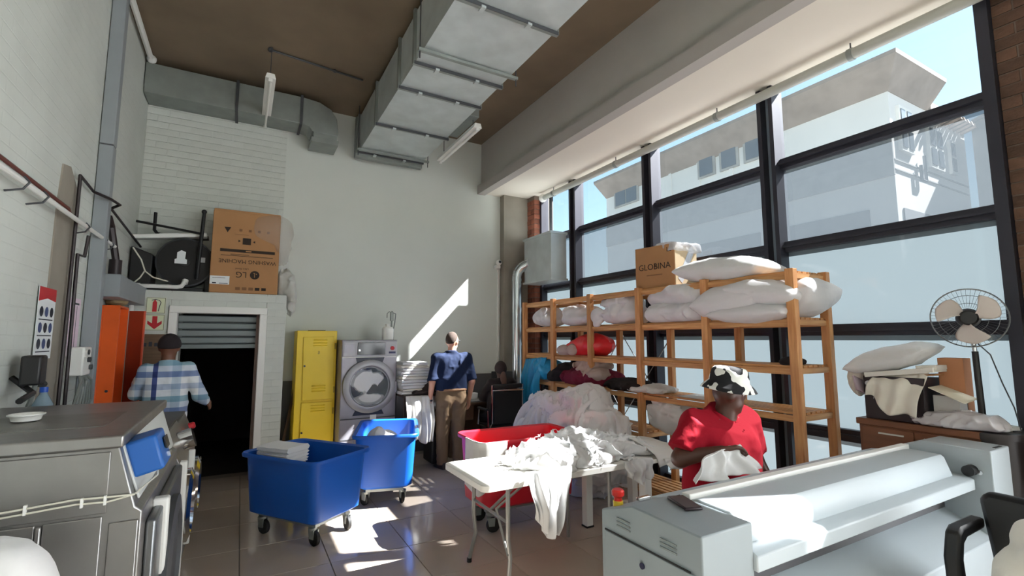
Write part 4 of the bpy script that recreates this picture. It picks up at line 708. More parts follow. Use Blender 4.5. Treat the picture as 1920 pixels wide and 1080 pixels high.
# ------------------------------------------------------------ laundry carts
def rrect(L, W, r, z, n=5):
    P = []
    for cx, cy_, a0 in ((L/2-r, W/2-r, 0), (-L/2+r, W/2-r, 90), (-L/2+r, -W/2+r, 180), (L/2-r, -W/2+r, 270)):
        for k in range(n+1): a = math.radians(a0+90*k/n); P.append(Vector((cx+r*math.cos(a), cy_+r*math.sin(a), z)))
    return P
def cart(lbl, c, rz, L, W, H, m, zb=.17):
    t = thing('laundry_cart', lbl, 'cart', (c[0], c[1], 0), rz, local=True); tp_ = .12
    MB().loft([rrect(L-tp_-.10, W-tp_-.10, .05, zb), rrect(L-tp_, W-tp_, .08, zb+.03), rrect(L-.06, W-.06, .085, H-.04), rrect(L, W, .09, H-.035), rrect(L+.006, W+.006, .09, H-.01), rrect(L-.01, W-.01, .085, H), rrect(L-.07, W-.07, .07, H-.012), rrect(L-tp_-.04, W-tp_-.04, .06, zb+.06), rrect(L-tp_-.10, W-tp_-.1, .05, zb+.045)]).build('tub', m, t, smooth=50)
    f = MB()
    for y in (-1, 1): f.box((0, y*(W/2-.17), zb-.015), (L-.25, .05, .03))
    for x in (-1, 1): f.box((x*(L/2-.17), 0, zb-.02), (.05, W-.3, .03))
    f.build('chassis', GALVD, t)
    for x in (-1, 1):
        for y in (-1, 1):
            cx, cy_ = x*(L/2-.16), y*(W/2-.15); a = random.uniform(-.8, .8); o = Vector((math.cos(a)*.03, math.sin(a)*.03, 0)); s = Vector((-math.sin(a), math.cos(a), 0))
            k = MB(); k.cyl((cx, cy_, zb-.05), (cx, cy_, zb-.03), .035)
            for q in (-1, 1): k.prism([(-.02, .055), (.03, .055), (.035, .125), (-.035, .125)], 'y', -.004, .004); n_ = len(k.V)-8; k.V[n_:] = [tuple(Vector((cx, cy_, 0))+o*.4+Rz(a) @ Vector(v)+s*.022*q) for v in k.V[n_:]]
            ca = k.build('caster', GALVD, t); MB().lathe([(.012, -.017), (.055, -.017), (.06, -.012), (.06, .012), (.055, .017), (.012, .017)], Vector((cx, cy_, .06))+o, Rz(a) @ Rx(math.pi/2), 18).build('wheel', RUBBER, ca)
    return t
BLUE = mat('blue_polyethylene', (12, 84, 178), .42, var=.05, vs=2); REDP = mat('red_polyethylene', (206, 24, 46), .42, var=.05, vs=2)
cart('blue plastic laundry cart holding a stack of folded sheets, nearest to the dark doorway', (.575, 4.76), math.radians(-54), .92, .68, .70, BLUE)
c2_ = cart('bright blue plastic laundry cart in front of the grey washer, behind the other blue cart', (1.47, 5.42), math.radians(73), 1.02, .66, .72, BLUE)
MB().box((-.30, .334, .62), (.06, .006, .035)).build('tape_label', mat('tape_grey', (150, 160, 170), .5), c2_)
cart('red plastic laundry cart behind the white folding table', (2.36, 4.06), math.radians(-2), 1.06, .60, .80, REDP, .20)
fq = Rz(math.radians(-54)); sh = ['lowest', 'second from the bottom', 'third from the bottom', 'fourth from the bottom', 'fifth from the bottom', 'sixth from the bottom', 'topmost']
z = .24
T(soft('linen_bundle', lambda P: smin(ell(P, (.46, 4.82, .42), (.15, .15, .2)), ell(P, (.43, 4.83, .5), (.12, .12, .1)), .05)-.02*folds(*P, 8, 31), (.1, 4.5, .22), (.75, 5.05, .60), .015, LINEN), 'white linen bundle low in the blue cart under the folded sheets', 'linen')
z = .602
for k in range(5):
    h = (.018, .022, .024, .03, .05)[k]; p = Vector((.385, 4.852, z)); sheetfold(p, (.35, .25, h-.002), LINEN, 'folded_sheet', ('lowest', 'second lowest', 'middle', 'second highest', 'topmost')[k]+' white folded sheet of the stack in the blue cart', 'sheet', 'folded sheets in the blue cart', 70+k, rz=math.radians(-54)+.03*k-.05); z += h
T(soft('crumpled_linen', lambda P: smin(ell(P, (1.45, 5.38, .46), (.17, .26, .2)), ell(P, (1.33, 5.3, .62), (.08, .12, .1)), .06)-.035*folds(*P, 7, 33), (1.2, 5.0, .26), (1.75, 5.75, .9), .014, LINEN), 'crumpled white linen inside the bright blue cart', 'linen')
TWP = [(1.812, 4.06), (1.808, 3.88), (1.822, 3.80), (1.862, 3.752), (1.95, 3.738), (2.06, 3.736)]
def towel(u, v):
    t_ = u*(len(TWP)-1); k = min(int(t_), len(TWP)-2); f_ = t_-k; x = TWP[k][0]*(1-f_)+TWP[k+1][0]*f_; y = TWP[k][1]*(1-f_)+TWP[k+1][1]*f_; w_ = v*.012*math.sin(13*u+2*v)
    return (x-w_*.7-.006, y-w_-.006, .806-v*(.40+.05*math.sin(5*u)))
T(MB().grid(towel, 40, 24).build('hanging_towel', GREYL, smooth=80, solid=.004), 'greyish cloth hanging over the left corner of the red cart', 'cloth')
# ------------------------------------------------------------ work tables
t1 = thing('folding_table', 'white plastic folding table with bent tube legs in front of the red cart', 'table', (2.1, 3.2, 0)); PLW = mat('white_plastic_top', (238, 236, 230), .4)
MB().loft([[Vector((2.08, 3.20, 0))+v for v in rrect(1.36, .70, .05, zz)] for zz in (.70, .735, .742)]).build('tabletop', PLW, t1, bevel=.004)
GT = mat('grey_tube', (150, 150, 148), .4, metal=.5)
for y in (2.93, 3.47):
    a = MB().tube([(1.62, y, .70), (1.62, y, .36), (1.64, y+.005, .22), (1.60, y-.03*(1 if y < 3.2 else -1), .02)], .015, 10).build('leg', GT, t1); MB().cyl((1.60, y-.03*(1 if y < 3.2 else -1), 0), (1.60, y-.03*(1 if y < 3.2 else -1), .03), .018).build('foot_cap', RUBBER, a)
    MB().tube([(2.5, y, .70), (2.5, y, .02)], .015, 10).build('leg', GT, t1)
MB().tube([(1.62, 2.93, .46), (1.62, 3.47, .46)], .011, 8).build('leg_bar', GT, t1); MB().tube([(1.62, 3.2, .46), (1.95, 3.2, .68)], .011, 8).build('brace', GT, t1); MB().tube([(1.62, 2.93, .25), (1.62, 3.1, .50), (1.95, 3.12, .68)], .010, 8).build('brace', GT, t1)
t2 = thing('work_table', 'white square-legged work table continuing to the right of the folding table', 'table', (3.1, 3.24, 0))
MB().bx((2.77, 2.83, .71), (3.42, 3.66, .74)).build('tabletop', PLW, t2, bevel=.005)
for x, y in ((2.82, 3.61), (3.37, 3.61), (2.82, 2.88), (3.37, 2.88)):
    lg_ = MB().bx((x-.035, y-.035, .012), (x+.035, y+.035, .71)).build('leg', WHITE, t2, bevel=.004); MB().bx((x-.04, y-.04, 0), (x+.04, y+.04, .014)).build('foot', RUBBER, lg_)
MB().bx((2.85, 3.60, .63), (3.34, 3.62, .71)).build('apron', WHITE, t2)
def heap(c, r, rz=0, s=0, amp=.08, f=5, extra=(), zf=0.0, st=(1, 1, 1)):
    def g_(P):
        d = ell(P, c, r, rz)
        for e in extra: d = smin(d, ell(P, *e), .08)
        return np.maximum(d+amp*.55-amp*1.5*folds(*P, f, s, .8, st)*1.0, zf-P[2])
    return g_
TBL = lambda P: np.minimum(boxd(P, (1.40, 2.85, .5), (2.76, 3.55, .742)), boxd(P, (2.77, 2.83, .5), (3.42, 3.66, .74)))
HP = lambda P: smin(smin(smin(ell(P, (2.30, 3.18, .76), (.46, .27, .15)), ell(P, (2.68, 3.2, .76), (.36, .26, .10)), .05), ell(P, (2.05, 3.08, .77), (.22, .18, .11)), .05), ell(P, (2.42, 3.25, .82), (.2, .17, .11)), .06)
HC = lambda P: np.minimum(TBL(P), HP(P)+.02)
T(soft('sheet_heap', lambda P: np.maximum(HP(P)+.055-.105*folds(*P, 8, 51, 1.0, (1, 1.1, 1.3), .8), .745-P[2]), (1.75, 2.80, .735), (3.12, 3.58, 1.02), .0105, LINEN), 'big crumpled heap of white sheets on the folding table', 'sheets')
for k, (c, w_, h_, z_, rz_, sd, lb_) in enumerate([((2.46, 3.2), .40, .30, .95, .2, 5, 'crumpled white sheet in the middle of the heap on the folding table'), ((2.06, 3.12), .32, .26, .90, -.4, 9, 'crumpled white sheet at the left end of the heap on the folding table'), ((2.76, 3.16), .36, .30, .87, .5, 13, 'crumpled white sheet at the right end of the heap where the two tables meet')]):
    T(cloth('crumpled_sheet', 56, 48, .62, .52, crumple(c, w_, h_, z_, rz_, .10, 6, sd), HC, LINEN, 34, seed=sd, fr=.95, iters=5), lb_, 'sheet')
T(drape('hanging_sheet', (1.69, 2.835, .80), (2.06, 2.815, .80), (1.79, 2.80, .43), (1.90, 2.79, .38), LINEN, 2.6, .035, bulge=(-.02, -.10, 0), hem=.03, seed=12), 'white sheet end hanging far down over the front edge of the folding table', 'sheet')
T(drape('hanging_sheet', (2.55, 2.83, .765), (2.83, 2.82, .765), (2.58, 2.81, .64), (2.80, 2.80, .60), LINEN, 2.2, .02, bulge=(0, -.04, 0), hem=.02, seed=15, nv=12), 'short white sheet edge hanging over the front where the two tables meet', 'sheet')
def flatsheet(u, v):
    x = 2.9+.56*u; y = 2.80+.72*v; z_ = .745+.11*(1-u)**1.5*math.sin(math.pi*min(1, v*1.05))+.012*math.sin(11*u+5*v)*math.sin(7*v+2)
    if x > 3.42: z_ -= (x-3.42)*2.2
    if y < 2.83: z_ -= (2.83-y)*2
    return (x, y, max(z_, .743) if x < 3.42 and y > 2.83 else z_)
T(MB().grid(flatsheet, 30, 30).build('flat_sheet', GREYL, smooth=80, solid=.006), 'smooth white sheet laid flat over the right end of the square-legged table', 'sheet')
T(drape('hanging_sheet', (2.95, 2.815, .745), (3.44, 2.81, .745), (3.0, 2.80, .66), (3.46, 2.79, .60), GREYL, 1.5, .01, bulge=(0, -.02, 0), seed=18, nv=10), 'white sheet hem hanging at the right front corner of the square-legged table', 'sheet')
rr_ = random.Random(5); LMP = []
for k in range(17):
    t_ = k/16; y_ = 4.0+1.28*rr_.random(); zt = .95*(1-((y_-4.55)/.85)**2); z_ = .12+max(.1, zt)*rr_.uniform(.25, .95); x_ = 3.42+rr_.uniform(-.16, .14)-.10*(1-z_)
    LMP.append(((x_, y_, z_), (rr_.uniform(.17, .26), rr_.uniform(.22, .36), rr_.uniform(.10, .17)), rr_.uniform(-.8, .8), rr_.uniform(-.5, .5)))
LMP += [((3.42, 4.5, .35), (.36, .55, .4)), ((3.44, 4.4, .85), (.2, .26, .16), .4, .2), ((3.42, 4.75, .78), (.22, .26, .14), -.4, -.2), ((3.45, 4.08, .66), (.2, .2, .18), .2, .1)]
def MT(P):
    d = None
    for e in LMP: g_ = ell(P, *e); d = g_ if d is None else smin(d, g_, .035)
    return d
T(soft('linen_mountain', lambda P: np.maximum(MT(P)+.035-.10*folds(*P, 5.0, 61, 1.4, (1, 1, .6), .9), -P[2]), (2.9, 3.72, -.02), (3.84, 5.7, 1.3), .016, DUVET), 'huge mound of white bed linen on the floor against the wooden shelf', 'linen')
MC = lambda P: np.minimum(MT(P)-.012, P[2])
for k, (c, w_, h_, z_, rz_, sd, lb_) in enumerate([((3.26, 4.28), .50, .42, 1.2, .3, 31, 'crumpled white sheet on the near side of the linen mound'), ((3.28, 4.80), .50, .42, 1.15, 1.2, 33, 'crumpled white sheet on the far side of the linen mound')]):
    T(cloth('crumpled_sheet', 60, 52, 1.0, .86, crumple(c, w_, h_, z_, rz_, .16, 5, sd), MC, DUVET, 40, seed=sd, fr=.97, grav=.004, iters=5), lb_, 'sheet')
for k, (a, b_, c, d, sd, lb_) in enumerate([((3.40, 4.66, 1.10), (3.42, 4.14, 1.06), (3.10, 4.74, .52), (3.08, 4.02, .50), 51, 'white sheet with long folds hanging down the front of the linen mound'), ((3.36, 5.20, .98), (3.38, 4.72, 1.08), (3.02, 5.36, .46), (3.06, 4.76, .48), 53, 'white sheet draped over the far half of the linen mound'), ((3.52, 4.12, .98), (3.62, 3.86, .80), (3.26, 3.98, .42), (3.42, 3.76, .36), 57, 'white sheet end trailing down the near side of the linen mound')]):
    T(drape('draped_sheet', a, b_, c, d, DUVET, 3.2 if k < 2 else 1.8, .05, bulge=(-.22, 0, .16), front=(-1, 0, 0), hem=.05, seed=sd, nu=60, nv=34), lb_, 'sheet')
# ------------------------------------------------------------ wooden shelf along the window
FXS, RXS = 3.85, 4.33; YS = [6.42, 5.64, 4.81, 3.95, 3.07, 2.24]; LV = [.10, .66, 1.08, 1.45, 1.84, 2.22]
sh_ = thing('wooden_shelf', 'long open pine shelf unit standing in front of the frosted windows', 'shelf', (4.08, 4.3, 0))
for y in YS:
    for x in (FXS, RXS): MB().bx((x-.03, y-.035, 0), (x+.03, y+.035, 2.25)).build('post', PINEZ, sh_, bevel=.004)
slm = {}
for k, z in enumerate(LV):
    for b in range(5):
        if k == 1 and b > 2: continue
        y0, y1 = YS[b+1], YS[b]; L = y1-y0-.075
        for x in (FXS+.01, RXS-.01): piece(slm.setdefault(('r', round(L, 3)), pmesh('rail', MB().box((0, 0, 0), (.022, L, .05)), PINE)), sh_, (x, (y0+y1)/2, z-.028), name='rail')
        for q in range(6): piece(slm.setdefault(('s', round(L, 3)), pmesh('slat', MB().box((0, 0, 0), (.046, L+.07, .018)), PINE)), sh_, (FXS+.058+q*.073, (y0+y1)/2, z+.009), name='slat')
    for i, y in enumerate(YS):
        if k == 1 and i > 3: continue
        piece(slm.setdefault('c', pmesh('bearer', MB().box((0, 0, 0), (RXS-FXS-.06, .03, .045)), PINEX)), sh_, ((FXS+RXS)/2, y, z-.024), name='bearer')
WIRE = mat('brace_wire', (170, 172, 172), .4, metal=.6)
for b in (1, 2, 3):
    if b == 1 or b == 2 or b == 3:
        ya, yb2 = YS[b+1], YS[b]
        if b != 3: MB().cyl((RXS+.035, ya, .7), (RXS+.035, yb2, 1.75), .006, seg=6).build('brace_wire', WIRE, sh_); MB().cyl((RXS+.045, yb2, .7), (RXS+.045, ya, 1.75), .006, seg=6).build('brace_wire', WIRE, sh_)
def puffy(nm, lbl, parts, seed, amp=.035, f=5.5, h=.014, m=None, zf=None, cat='duvet', grp=None, xr=(3.72, 4.36), k=.05):
    def g_(P):
        d = None
        for e in parts: d = ell(P, *e) if d is None else smin(d, ell(P, *e), k)
        d = d+amp*.5*(1-vn(P[0]*f, P[1]*f, P[2]*f, seed))+amp*folds(P[0], P[1], P[2], f*.8, seed+3, .9)*.9-amp*.3
        return d if zf is None else np.maximum(d, zf-P[2])
    lo = [min(e[0][i]-e[1][i]-.02 for e in parts) for i in range(3)]; hi = [max(e[0][i]+e[1][i]+.03 for e in parts) for i in range(3)]
    if len(parts[0]) > 2: lo = [v-.12 for v in lo]; hi = [v+.12 for v in hi]
    lo[0] = max(lo[0], xr[0]); hi[0] = min(hi[0], xr[1]); o = soft(nm, g_, lo, hi, h, m or DUVET); return T(o, lbl, cat, grp)
S1 = LV[4]+.019; S0 = LV[5]+.019
puffy('duvet', 'rolled greyish duvet in the farthest bay of the upper shelf', [((4.05, 6.03, S1+.15), (.25, .30, .17)), ((4.0, 5.84, S1+.09), (.22, .17, .11))], 1, zf=S1)
puffy('duvet', 'flat folded duvet under sun streaks in the second bay from the far end', [((4.08, 5.24, S1+.09), (.27, .38, .12)), ((4.1, 5.3, S1+.21), (.25, .33, .09))], 2, amp=.025, zf=S1)
puffy('duvet', 'white duvet with a hanging corner in the third bay from the far end', [((4.05, 4.37, S1+.11), (.28, .38, .14)), ((4.05, 4.42, S1+.25), (.25, .34, .12)), ((3.84, 4.68, S1+.10), (.07, .10, .15))], 3, zf=S1-.03)
puffy('duvet', 'lower bulky white duvet in the bay behind the printed box', [((4.05, 3.52, S1+.10), (.29, .42, .14)), ((3.93, 3.68, S1+.09), (.18, .22, .12)), ((3.93, 3.3, S1+.09), (.18, .22, .12))], 4, zf=S1)
puffy('duvet', 'upper bunched white duvet squeezed on top of another below the printed box', [((4.05, 3.62, S1+.26), (.27, .30, .13)), ((4.0, 3.28, S1+.26), (.22, .24, .13)), ((3.88, 3.45, S1+.31), (.13, .14, .07))], 5)
def pillow(nm, lbl, c, a, b, t, seed, R=None, m=None, cat='pillow', h=.014, amp=.015, grp=None):
    Ri = np.array((R or Matrix.Identity(3)).transposed()); rr = max(a, b)*1.05
    def g_(P):
        q = [Ri[i][0]*(P[0]-c[0])+Ri[i][1]*(P[1]-c[1])+Ri[i][2]*(P[2]-c[2]) for i in range(3)]; u = np.abs(q[0])/a; v = np.abs(q[1])/b
        pr_ = np.clip(1-u**2.6, 0, 1)**.55*np.clip(1-v**2.6, 0, 1)**.55; d = np.abs(q[2])-t*pr_; d = np.maximum(d, np.maximum(np.abs(q[0])-a, np.abs(q[1])-b)); return d*.8+amp*.5-amp*folds(q[0], q[1], q[2], 6, seed)
    ext = [sum(abs((R or Matrix.Identity(3))[i][j])*s for j, s in enumerate((a, b, t))) for i in range(3)]
    o = soft(nm, g_, [c[i]-ext[i]-.03 for i in range(3)], [c[i]+ext[i]+.03 for i in range(3)], h, m or DUVET); return T(o, lbl, cat, grp)
pillow('pillow', 'plump white pillow at the left of the nearest upper shelf bay, its corner poking forward', (4.03, 2.83, S1+.16), .30, .36, .185, 21, Rx(-.12) @ Ry(.05))
pillow('pillow', 'white pillow lying flat on the shelf boards in the nearest bay', (4.02, 2.62, S1+.055), .30, .36, .10, 22, Ry(-.05))
pillow('pillow', 'white pillow tilted on another in the nearest bay beside the front post', (4.03, 2.50, S1+.22), .30, .32, .13, 23, Rx(.16))
pillow('pillow', 'sunlit white pillow bulging out at the near end of the upper shelf', (4.14, 2.30, S1+.17), .27, .19, .16, 24, Rx(-.35))
pillow('pillow', 'big white pillow lying on top of the shelf beside the printed box', (4.06, 2.98, S0+.10), .26, .46, .13, 25, Rx(.06), LINEN)
gb = thing('carton', 'brown printed carton with torn plastic film on top of the shelf', 'box', (4.1, 3.6, S0)); g0, g1 = 3.42, 4.02; GX = 3.90
Rg = Rz(.16); gc = Vector((4.13, 3.80, S0+.23)); MB().box(gc, (.44, .50, .46), Rg).build('body', CARD, gb, bevel=.006)
text('GLOBINA', .095, INKC, gc+Rg @ Vector((-.2215, -.0, .0)), Rg @ Matrix(((0, 0, -1), (-1, 0, 0), (0, 1, 0))), gb); text('LS', .07, INKC, gc+Rg @ Vector((-.2215, -.19, .17)), Rg @ Matrix(((0, 0, -1), (-1, 0, 0), (0, 1, 0))), gb)
MB().box(gc+Rg @ Vector((-.2215, -.0, -.09)), (.002, .2, .012), Rg).build('printed_line', MATS['faint_ink'], gb)
MB().box(gc+Rg @ Vector((-.0, -.252, -.0)), (.42, .004, .44), Rg).build('near_side', CARDL, gb); MB().box(gc+Rg @ Vector((.0, -.256, .02)), (.09, .003, .46), Rg @ Ry(.6)).build('tape_strip', mat('silver_tape', (196, 200, 208), .2), gb)  # near side's light is put into its paler cardboard colour
fm = soft('torn_film', lambda P: boxd(P, (3.95, 3.52, S0+.40), (4.36, 3.78, S0+.47))-.03*folds(*P, 10, 5), (3.88, 3.42, S0+.3), (4.42, 3.9, S0+.55), .014, mat('crinkled_film', (222, 224, 230), .2, alpha=.6), gb)
# lower shelf things
S2, S3, S4 = LV[3]+.019, LV[2]+.019, LV[1]+.019
REDB = mat('red_bag', (222, 44, 52), .35, bump=.1); BLUB = mat('turquoise_bag', (36, 146, 196), .35, bump=.15, bs=18); MAR = mat('maroon_cloth', (122, 24, 56), .9, bump=.2, bs=25); BEI = mat('beige_cloth', (186, 166, 156), .9, bump=.2, bs=25); BLK = mat('black_cloth', (34, 28, 30), .95, bump=.2, bs=25)
T(soft('red_bag', lambda P: np.maximum(smin(ell(P, (4.05, 5.0, S2+.13), (.24, .30, .15)), ell(P, (3.95, 5.2, S2+.08), (.15, .18, .09)), .05)-.02*folds(*P, 6, 71), S2-P[2]), (3.72, 4.6, S2-.01), (4.34, 5.5, S2+.36), .014, REDB), 'round red plastic bag on the middle shelf at the far end', 'bag')
T(soft('wrapped_parcel', lambda P: np.maximum(smin(ell(P, (3.80, 5.32, S2+.06), (.07, .12, .07)), ell(P, (3.79, 5.12, S2+.07), (.06, .07, .07)), .03)-.015*folds(*P, 11, 72), S2-P[2]), (3.68, 5.1-.1, S2-.01), (3.9, 5.5, S2+.17), .01, BEI), 'crumpled beige wrapping in front of the red bag', 'wrapping')
T(drape('blue_bag', (3.80, 6.32, 1.38), (3.80, 5.76, 1.42), (3.78, 6.34, .72), (3.79, 5.98, .70), BLUB, 2.0, .05, bulge=(-.12, 0, 0), front=(-1, 0, 0), seed=30, thick=.01), 'bright turquoise plastic sheeting hanging down over the front of the far shelf bay', 'plastic sheet')
T(soft('blue_bundle', lambda P: np.maximum(smin(ell(P, (3.95, 6.0, 1.30), (.18, .22, .12)), ell(P, (3.95, 5.9, 1.22), (.2, .2, .14)), .05)-.03*folds(*P, 8, 75), S3-P[2]), (3.72, 5.68, S3-.01), (4.3, 6.38, 1.44), .014, BLUB), 'bunched turquoise plastic on the shelf above the hanging sheeting', 'plastic sheet')
T(soft('black_clothes', lambda P: np.maximum(smin(ell(P, (4.02, 5.5, S3+.12), (.2, .16, .13)), ell(P, (3.9, 5.62, S3+.06), (.12, .12, .1)), .05)-.035*folds(*P, 8, 77), S3-P[2]), (3.74, 5.28, S3-.01), (4.3, 5.8, S3+.34), .014, BLK), 'black clothes bundled behind the far front post of the shelf', 'clothes')
T(soft('maroon_clothes', lambda P: np.maximum(smin(ell(P, (3.99, 5.05, S3+.08), (.24, .36, .11)), ell(P, (4.0, 4.78, S3+.09), (.2, .22, .09)), .05)-.04*folds(*P, 7, 79), S3-P[2]), (3.70, 4.4, S3-.01), (4.34, 5.48, S3+.28), .014, MAR), 'maroon cloth heap on the shelf board above the linen mound', 'clothes')
T(soft('beige_cloth', lambda P: smin(ell(P, (4.02, 4.98, S3+.24), (.2, .2, .08)), ell(P, (3.9, 4.74, S3+.14), (.12, .16, .06)), .06)-.035*folds(*P, 7, 81), (3.70, 4.45, S3+.02), (4.3, 5.3, S3+.42), .014, BEI), 'beige and grey cloth thrown over the maroon heap', 'cloth')
T(soft('black_cloth', lambda P: np.maximum(smin(ell(P, (3.93, 4.2, S3+.06), (.14, .24, .06)), ell(P, (3.92, 4.34, S3+.04), (.12, .16, .05)), .04)-.03*folds(*P, 9, 83), S3-P[2]), (3.72, 3.88, S3-.01), (4.2, 4.6, S3+.17), .012, BLK), 'dark crumpled cloth lying on the shelf board near the third front post', 'cloth')
T(soft('white_towel', lambda P: np.maximum(ell(P, (4.0, 3.99, S3+.035), (.2, .26, .045))-.02*folds(*P, 8, 85), S3-P[2]), (3.74, 3.66, S3-.01), (4.3, 4.3, S3+.12), .012, LINEN), 'white towel on the shelf board next to the dark crumpled cloth', 'towel')
T(MB().grid(lambda u, v: (3.90+.3*v, 3.02+.50*u, S3+.004+.012*math.sin(3*u)*v), 10, 6).build('paper_sheet', PO, solid=.002), 'white sheets of paper lying on the shelf board behind the woman', 'paper')
puffy('linen_bundle', 'white linen bundle bulging from the low shelf between post and woman', [((4.04, 3.60, .80), (.26, .34, .14)), ((4.02, 3.58, .92), (.22, .26, .12)), ((4.0, 3.72, .98), (.17, .2, .08))], 90, amp=.05, f=7, m=LINEN, cat='linen', zf=.68, k=.12)
T(soft('black_pouch', lambda P: np.maximum(smin(ell(P, (4.02, 2.36, S2+.02), (.14, .06, .03)), ell(P, (3.95, 2.36, S2+.03), (.06, .05, .035)), .02)-.01*folds(*P, 12, 91), S2-P[2]), (3.8, 2.25, S2-.01), (4.2, 2.48, S2+.09), .008, BLK), 'small black pouch on the near end of the middle shelf', 'pouch')
# ------------------------------------------------------------ flatwork ironer in the foreground
IRW = mat('ironer_enamel', (182, 192, 198), .42, var=.04, vs=2); IRG = mat('ironer_grey', (146, 156, 160), .45, var=.05, vs=3); IRD = mat('dark_gap', (40, 42, 44), .7)
ir = thing('flatwork_ironer', 'long light grey flatwork ironer with square end boxes across the foreground', 'ironer', (2.7, 1.4, 0))
E0, E1, E2, E3 = 1.42, 1.70, 3.72, 4.0
e0 = MB().prism([(1.19, 0), (1.72, 0), (1.72, .94), (1.53, 1.005), (1.19, 1.0)], 'x', E0, E1).build('end_box', IRG, ir, bevel=.006)
MB().prism([(1.22, .02), (1.69, .02), (1.69, .862), (1.22, .862)], 'x', E0-.006, E0).build('access_door', IRG, e0, bevel=.003); MB().bx((E0-.004, 1.24, .862), (E0+.001, 1.695, .868)).build('door_gap', IRD, e0)
MB().cyl((E0-.012, 1.47, .80), (E0-.004, 1.47, .80), .012).build('keyhole', mat('navy_lock', (24, 26, 60), .4), e0)
for zz in range(3):
    for y_ in (1.34, 1.58): MB().bx((E0-.004, y_-.04, .90+zz*.015), (E0+.002, y_+.04, .906+zz*.015)).build('louvre', mat('grey_slot', (132, 140, 140), .5), e0)
MB().prism([(1.10, 0), (1.60, 0), (1.60, .98), (1.42, 1.055), (1.10, 1.05)], 'x', E2, E3).build('end_box', IRW, ir, bevel=.006)
MB().prism([(1.70, .10), (1.70, .955), (1.50, .985), (1.50, .2), (1.60, .1)], 'x', E1, E2).build('rear_cover', IRW, ir, bevel=.004)
MB().bx((E1+.0, 1.475, .984), (E2-.02, 1.52, 1.022)).build('cover_edge', WHITE, ir, bevel=.004)
MB().prism([(1.48, .84), (1.48, 1.0), (1.44, 1.012), (1.29, 1.008), (1.275, .995), (1.245, .905), (1.245, .87), (1.3, .84)], 'x', E1, E2-.10).build('padded_cover', IRW, ir, bevel=.008)
MB().prism([(1.30, .835), (1.30, .90), (1.20, .895), (1.175, .882), (1.175, .825)], 'x', E1-.0, E2-.02).build('feed_tray', IRW, ir, bevel=.005)
MB().bx((E1, 1.33, .62), (E2, 1.48, .845)).build('recess', mat('recess_shade', (84, 84, 88), .6), ir)  # shade beneath the feed tray put into this darker grey
MB().prism([(1.12, 0), (1.6, 0), (1.6, .70), (1.34, .69), (1.12, .575)], 'x', E1, E2).build('base_cabinet', IRW, ir, bevel=.006)
MB().cyl((E2-.06, 1.19, .93), (E2, 1.19, .93), .03).build('roller_hub', BLACK, ir); MB().cyl((E2-.01, 1.15, .925), (E2-.02, 1.15, .925), .012).build('bolt', CHROME, ir)
for q in range(3): MB().bx((E1+.04+q*.07, 1.60, .972), (E1+.08+q*.07, 1.603, .976)).build('screw', IRD, ir)
for x in (3.85,): MB().bx((x, 1.115, 1.045), (x+.1, 1.13, 1.053)).build('slot', IRD, ir)
es = thing('emergency_stop', 'red emergency stop button with yellow collar at the corner of the ironer', 'button', (1.49, 1.69, .945)); MB().cyl((1.49, 1.69, .94), (1.49, 1.69, .972), .022).build('collar', mat('stop_yellow', (220, 190, 60), .4), es); MB().lathe([(.017, .97), (.017, .985), (.027, .995), (.028, 1.012), (.022, 1.02), (.0, 1.021)], (1.49, 1.69, 0)).build('button', mat('stop_red', (204, 40, 34), .35), es)
T(MB().bx((1.53, 1.60, .985), (1.60, 1.62, 1.0)).build('metal_clip', CHROME, bevel=.003), 'small chrome clip on the ironer beside the red button', 'clip')
phn = thing('phone', 'dark smartphone lying on the near end of the ironer', 'phone', (1.63, 1.45, 1.006)); Rp = Rz(-.35)
MB().box((1.625, 1.44, 1.0115), (.075, .155, .010), Rp).build('body', mat('phone_plum', (44, 30, 38), .35), phn, bevel=.004); MB().box((1.625, 1.44, 1.017), (.068, .146, .0015), Rp).build('screen', mat('phone_glass', (24, 18, 24), .15), phn)
# ------------------------------------------------------------ sideboard and what stands on it
SBW = mat('sideboard_wood', (132, 84, 56), .45, var=.18, vs=2.5, stretch=(8, 1, 10)); SBD = mat('sideboard_dark', (40, 32, 32), .4)
sd = thing('sideboard', 'brown wooden sideboard with a dark rounded end against the window', 'cabinet', (4.24, 1.5, 0)); CZ = 1.10
MB().bx((4.06, 1.24, 0), (4.42, 1.92, CZ-.045)).build('body', SBW, sd, bevel=.004); MB().bx((4.045, 1.24, CZ-.045), (4.43, 1.935, CZ)).build('top', SBW, sd, bevel=.006)
arcp = [(4.06, 1.24)]+[(4.24-.18*math.cos(t), 1.24-.16*math.sin(t)) for t in [k*math.pi/10 for k in range(1, 10)]]+[(4.42, 1.24)]
MB().prism(arcp, 'z', 0, CZ-.04).build('rounded_end', SBD, sd, smooth=40); MB().prism([(4.24+(x-4.24)*1.08, 1.24+(y-1.24)*1.1) for x, y in arcp], 'z', CZ-.04, CZ).build('rounded_top', SBD, sd, smooth=40)
for y0, y1 in ((1.585, 1.90), (1.26, 1.575)):
    dr_ = MB().bx((4.048, y0, CZ-.30), (4.06, y1, CZ-.055)).build('drawer', SBW, sd, bevel=.003); MB().bx((4.03, (y0+y1)/2-.075+(.03 if y0 < 1.5 else -.03), CZ-.095), (4.04, (y0+y1)/2+.075+(.03 if y0 < 1.5 else -.03), CZ-.085)).build('handle', PIPEW, dr_)
    MB().bx((4.048, y0, .1), (4.06, y1, CZ-.31)).build('door', SBW, sd, bevel=.003)
bb = thing('appliance_box', 'black appliance box with white lettering on the sideboard', 'box', (4.2, 1.7, CZ+.001)); BXM = mat('black_box_card', (44, 34, 38), .5)
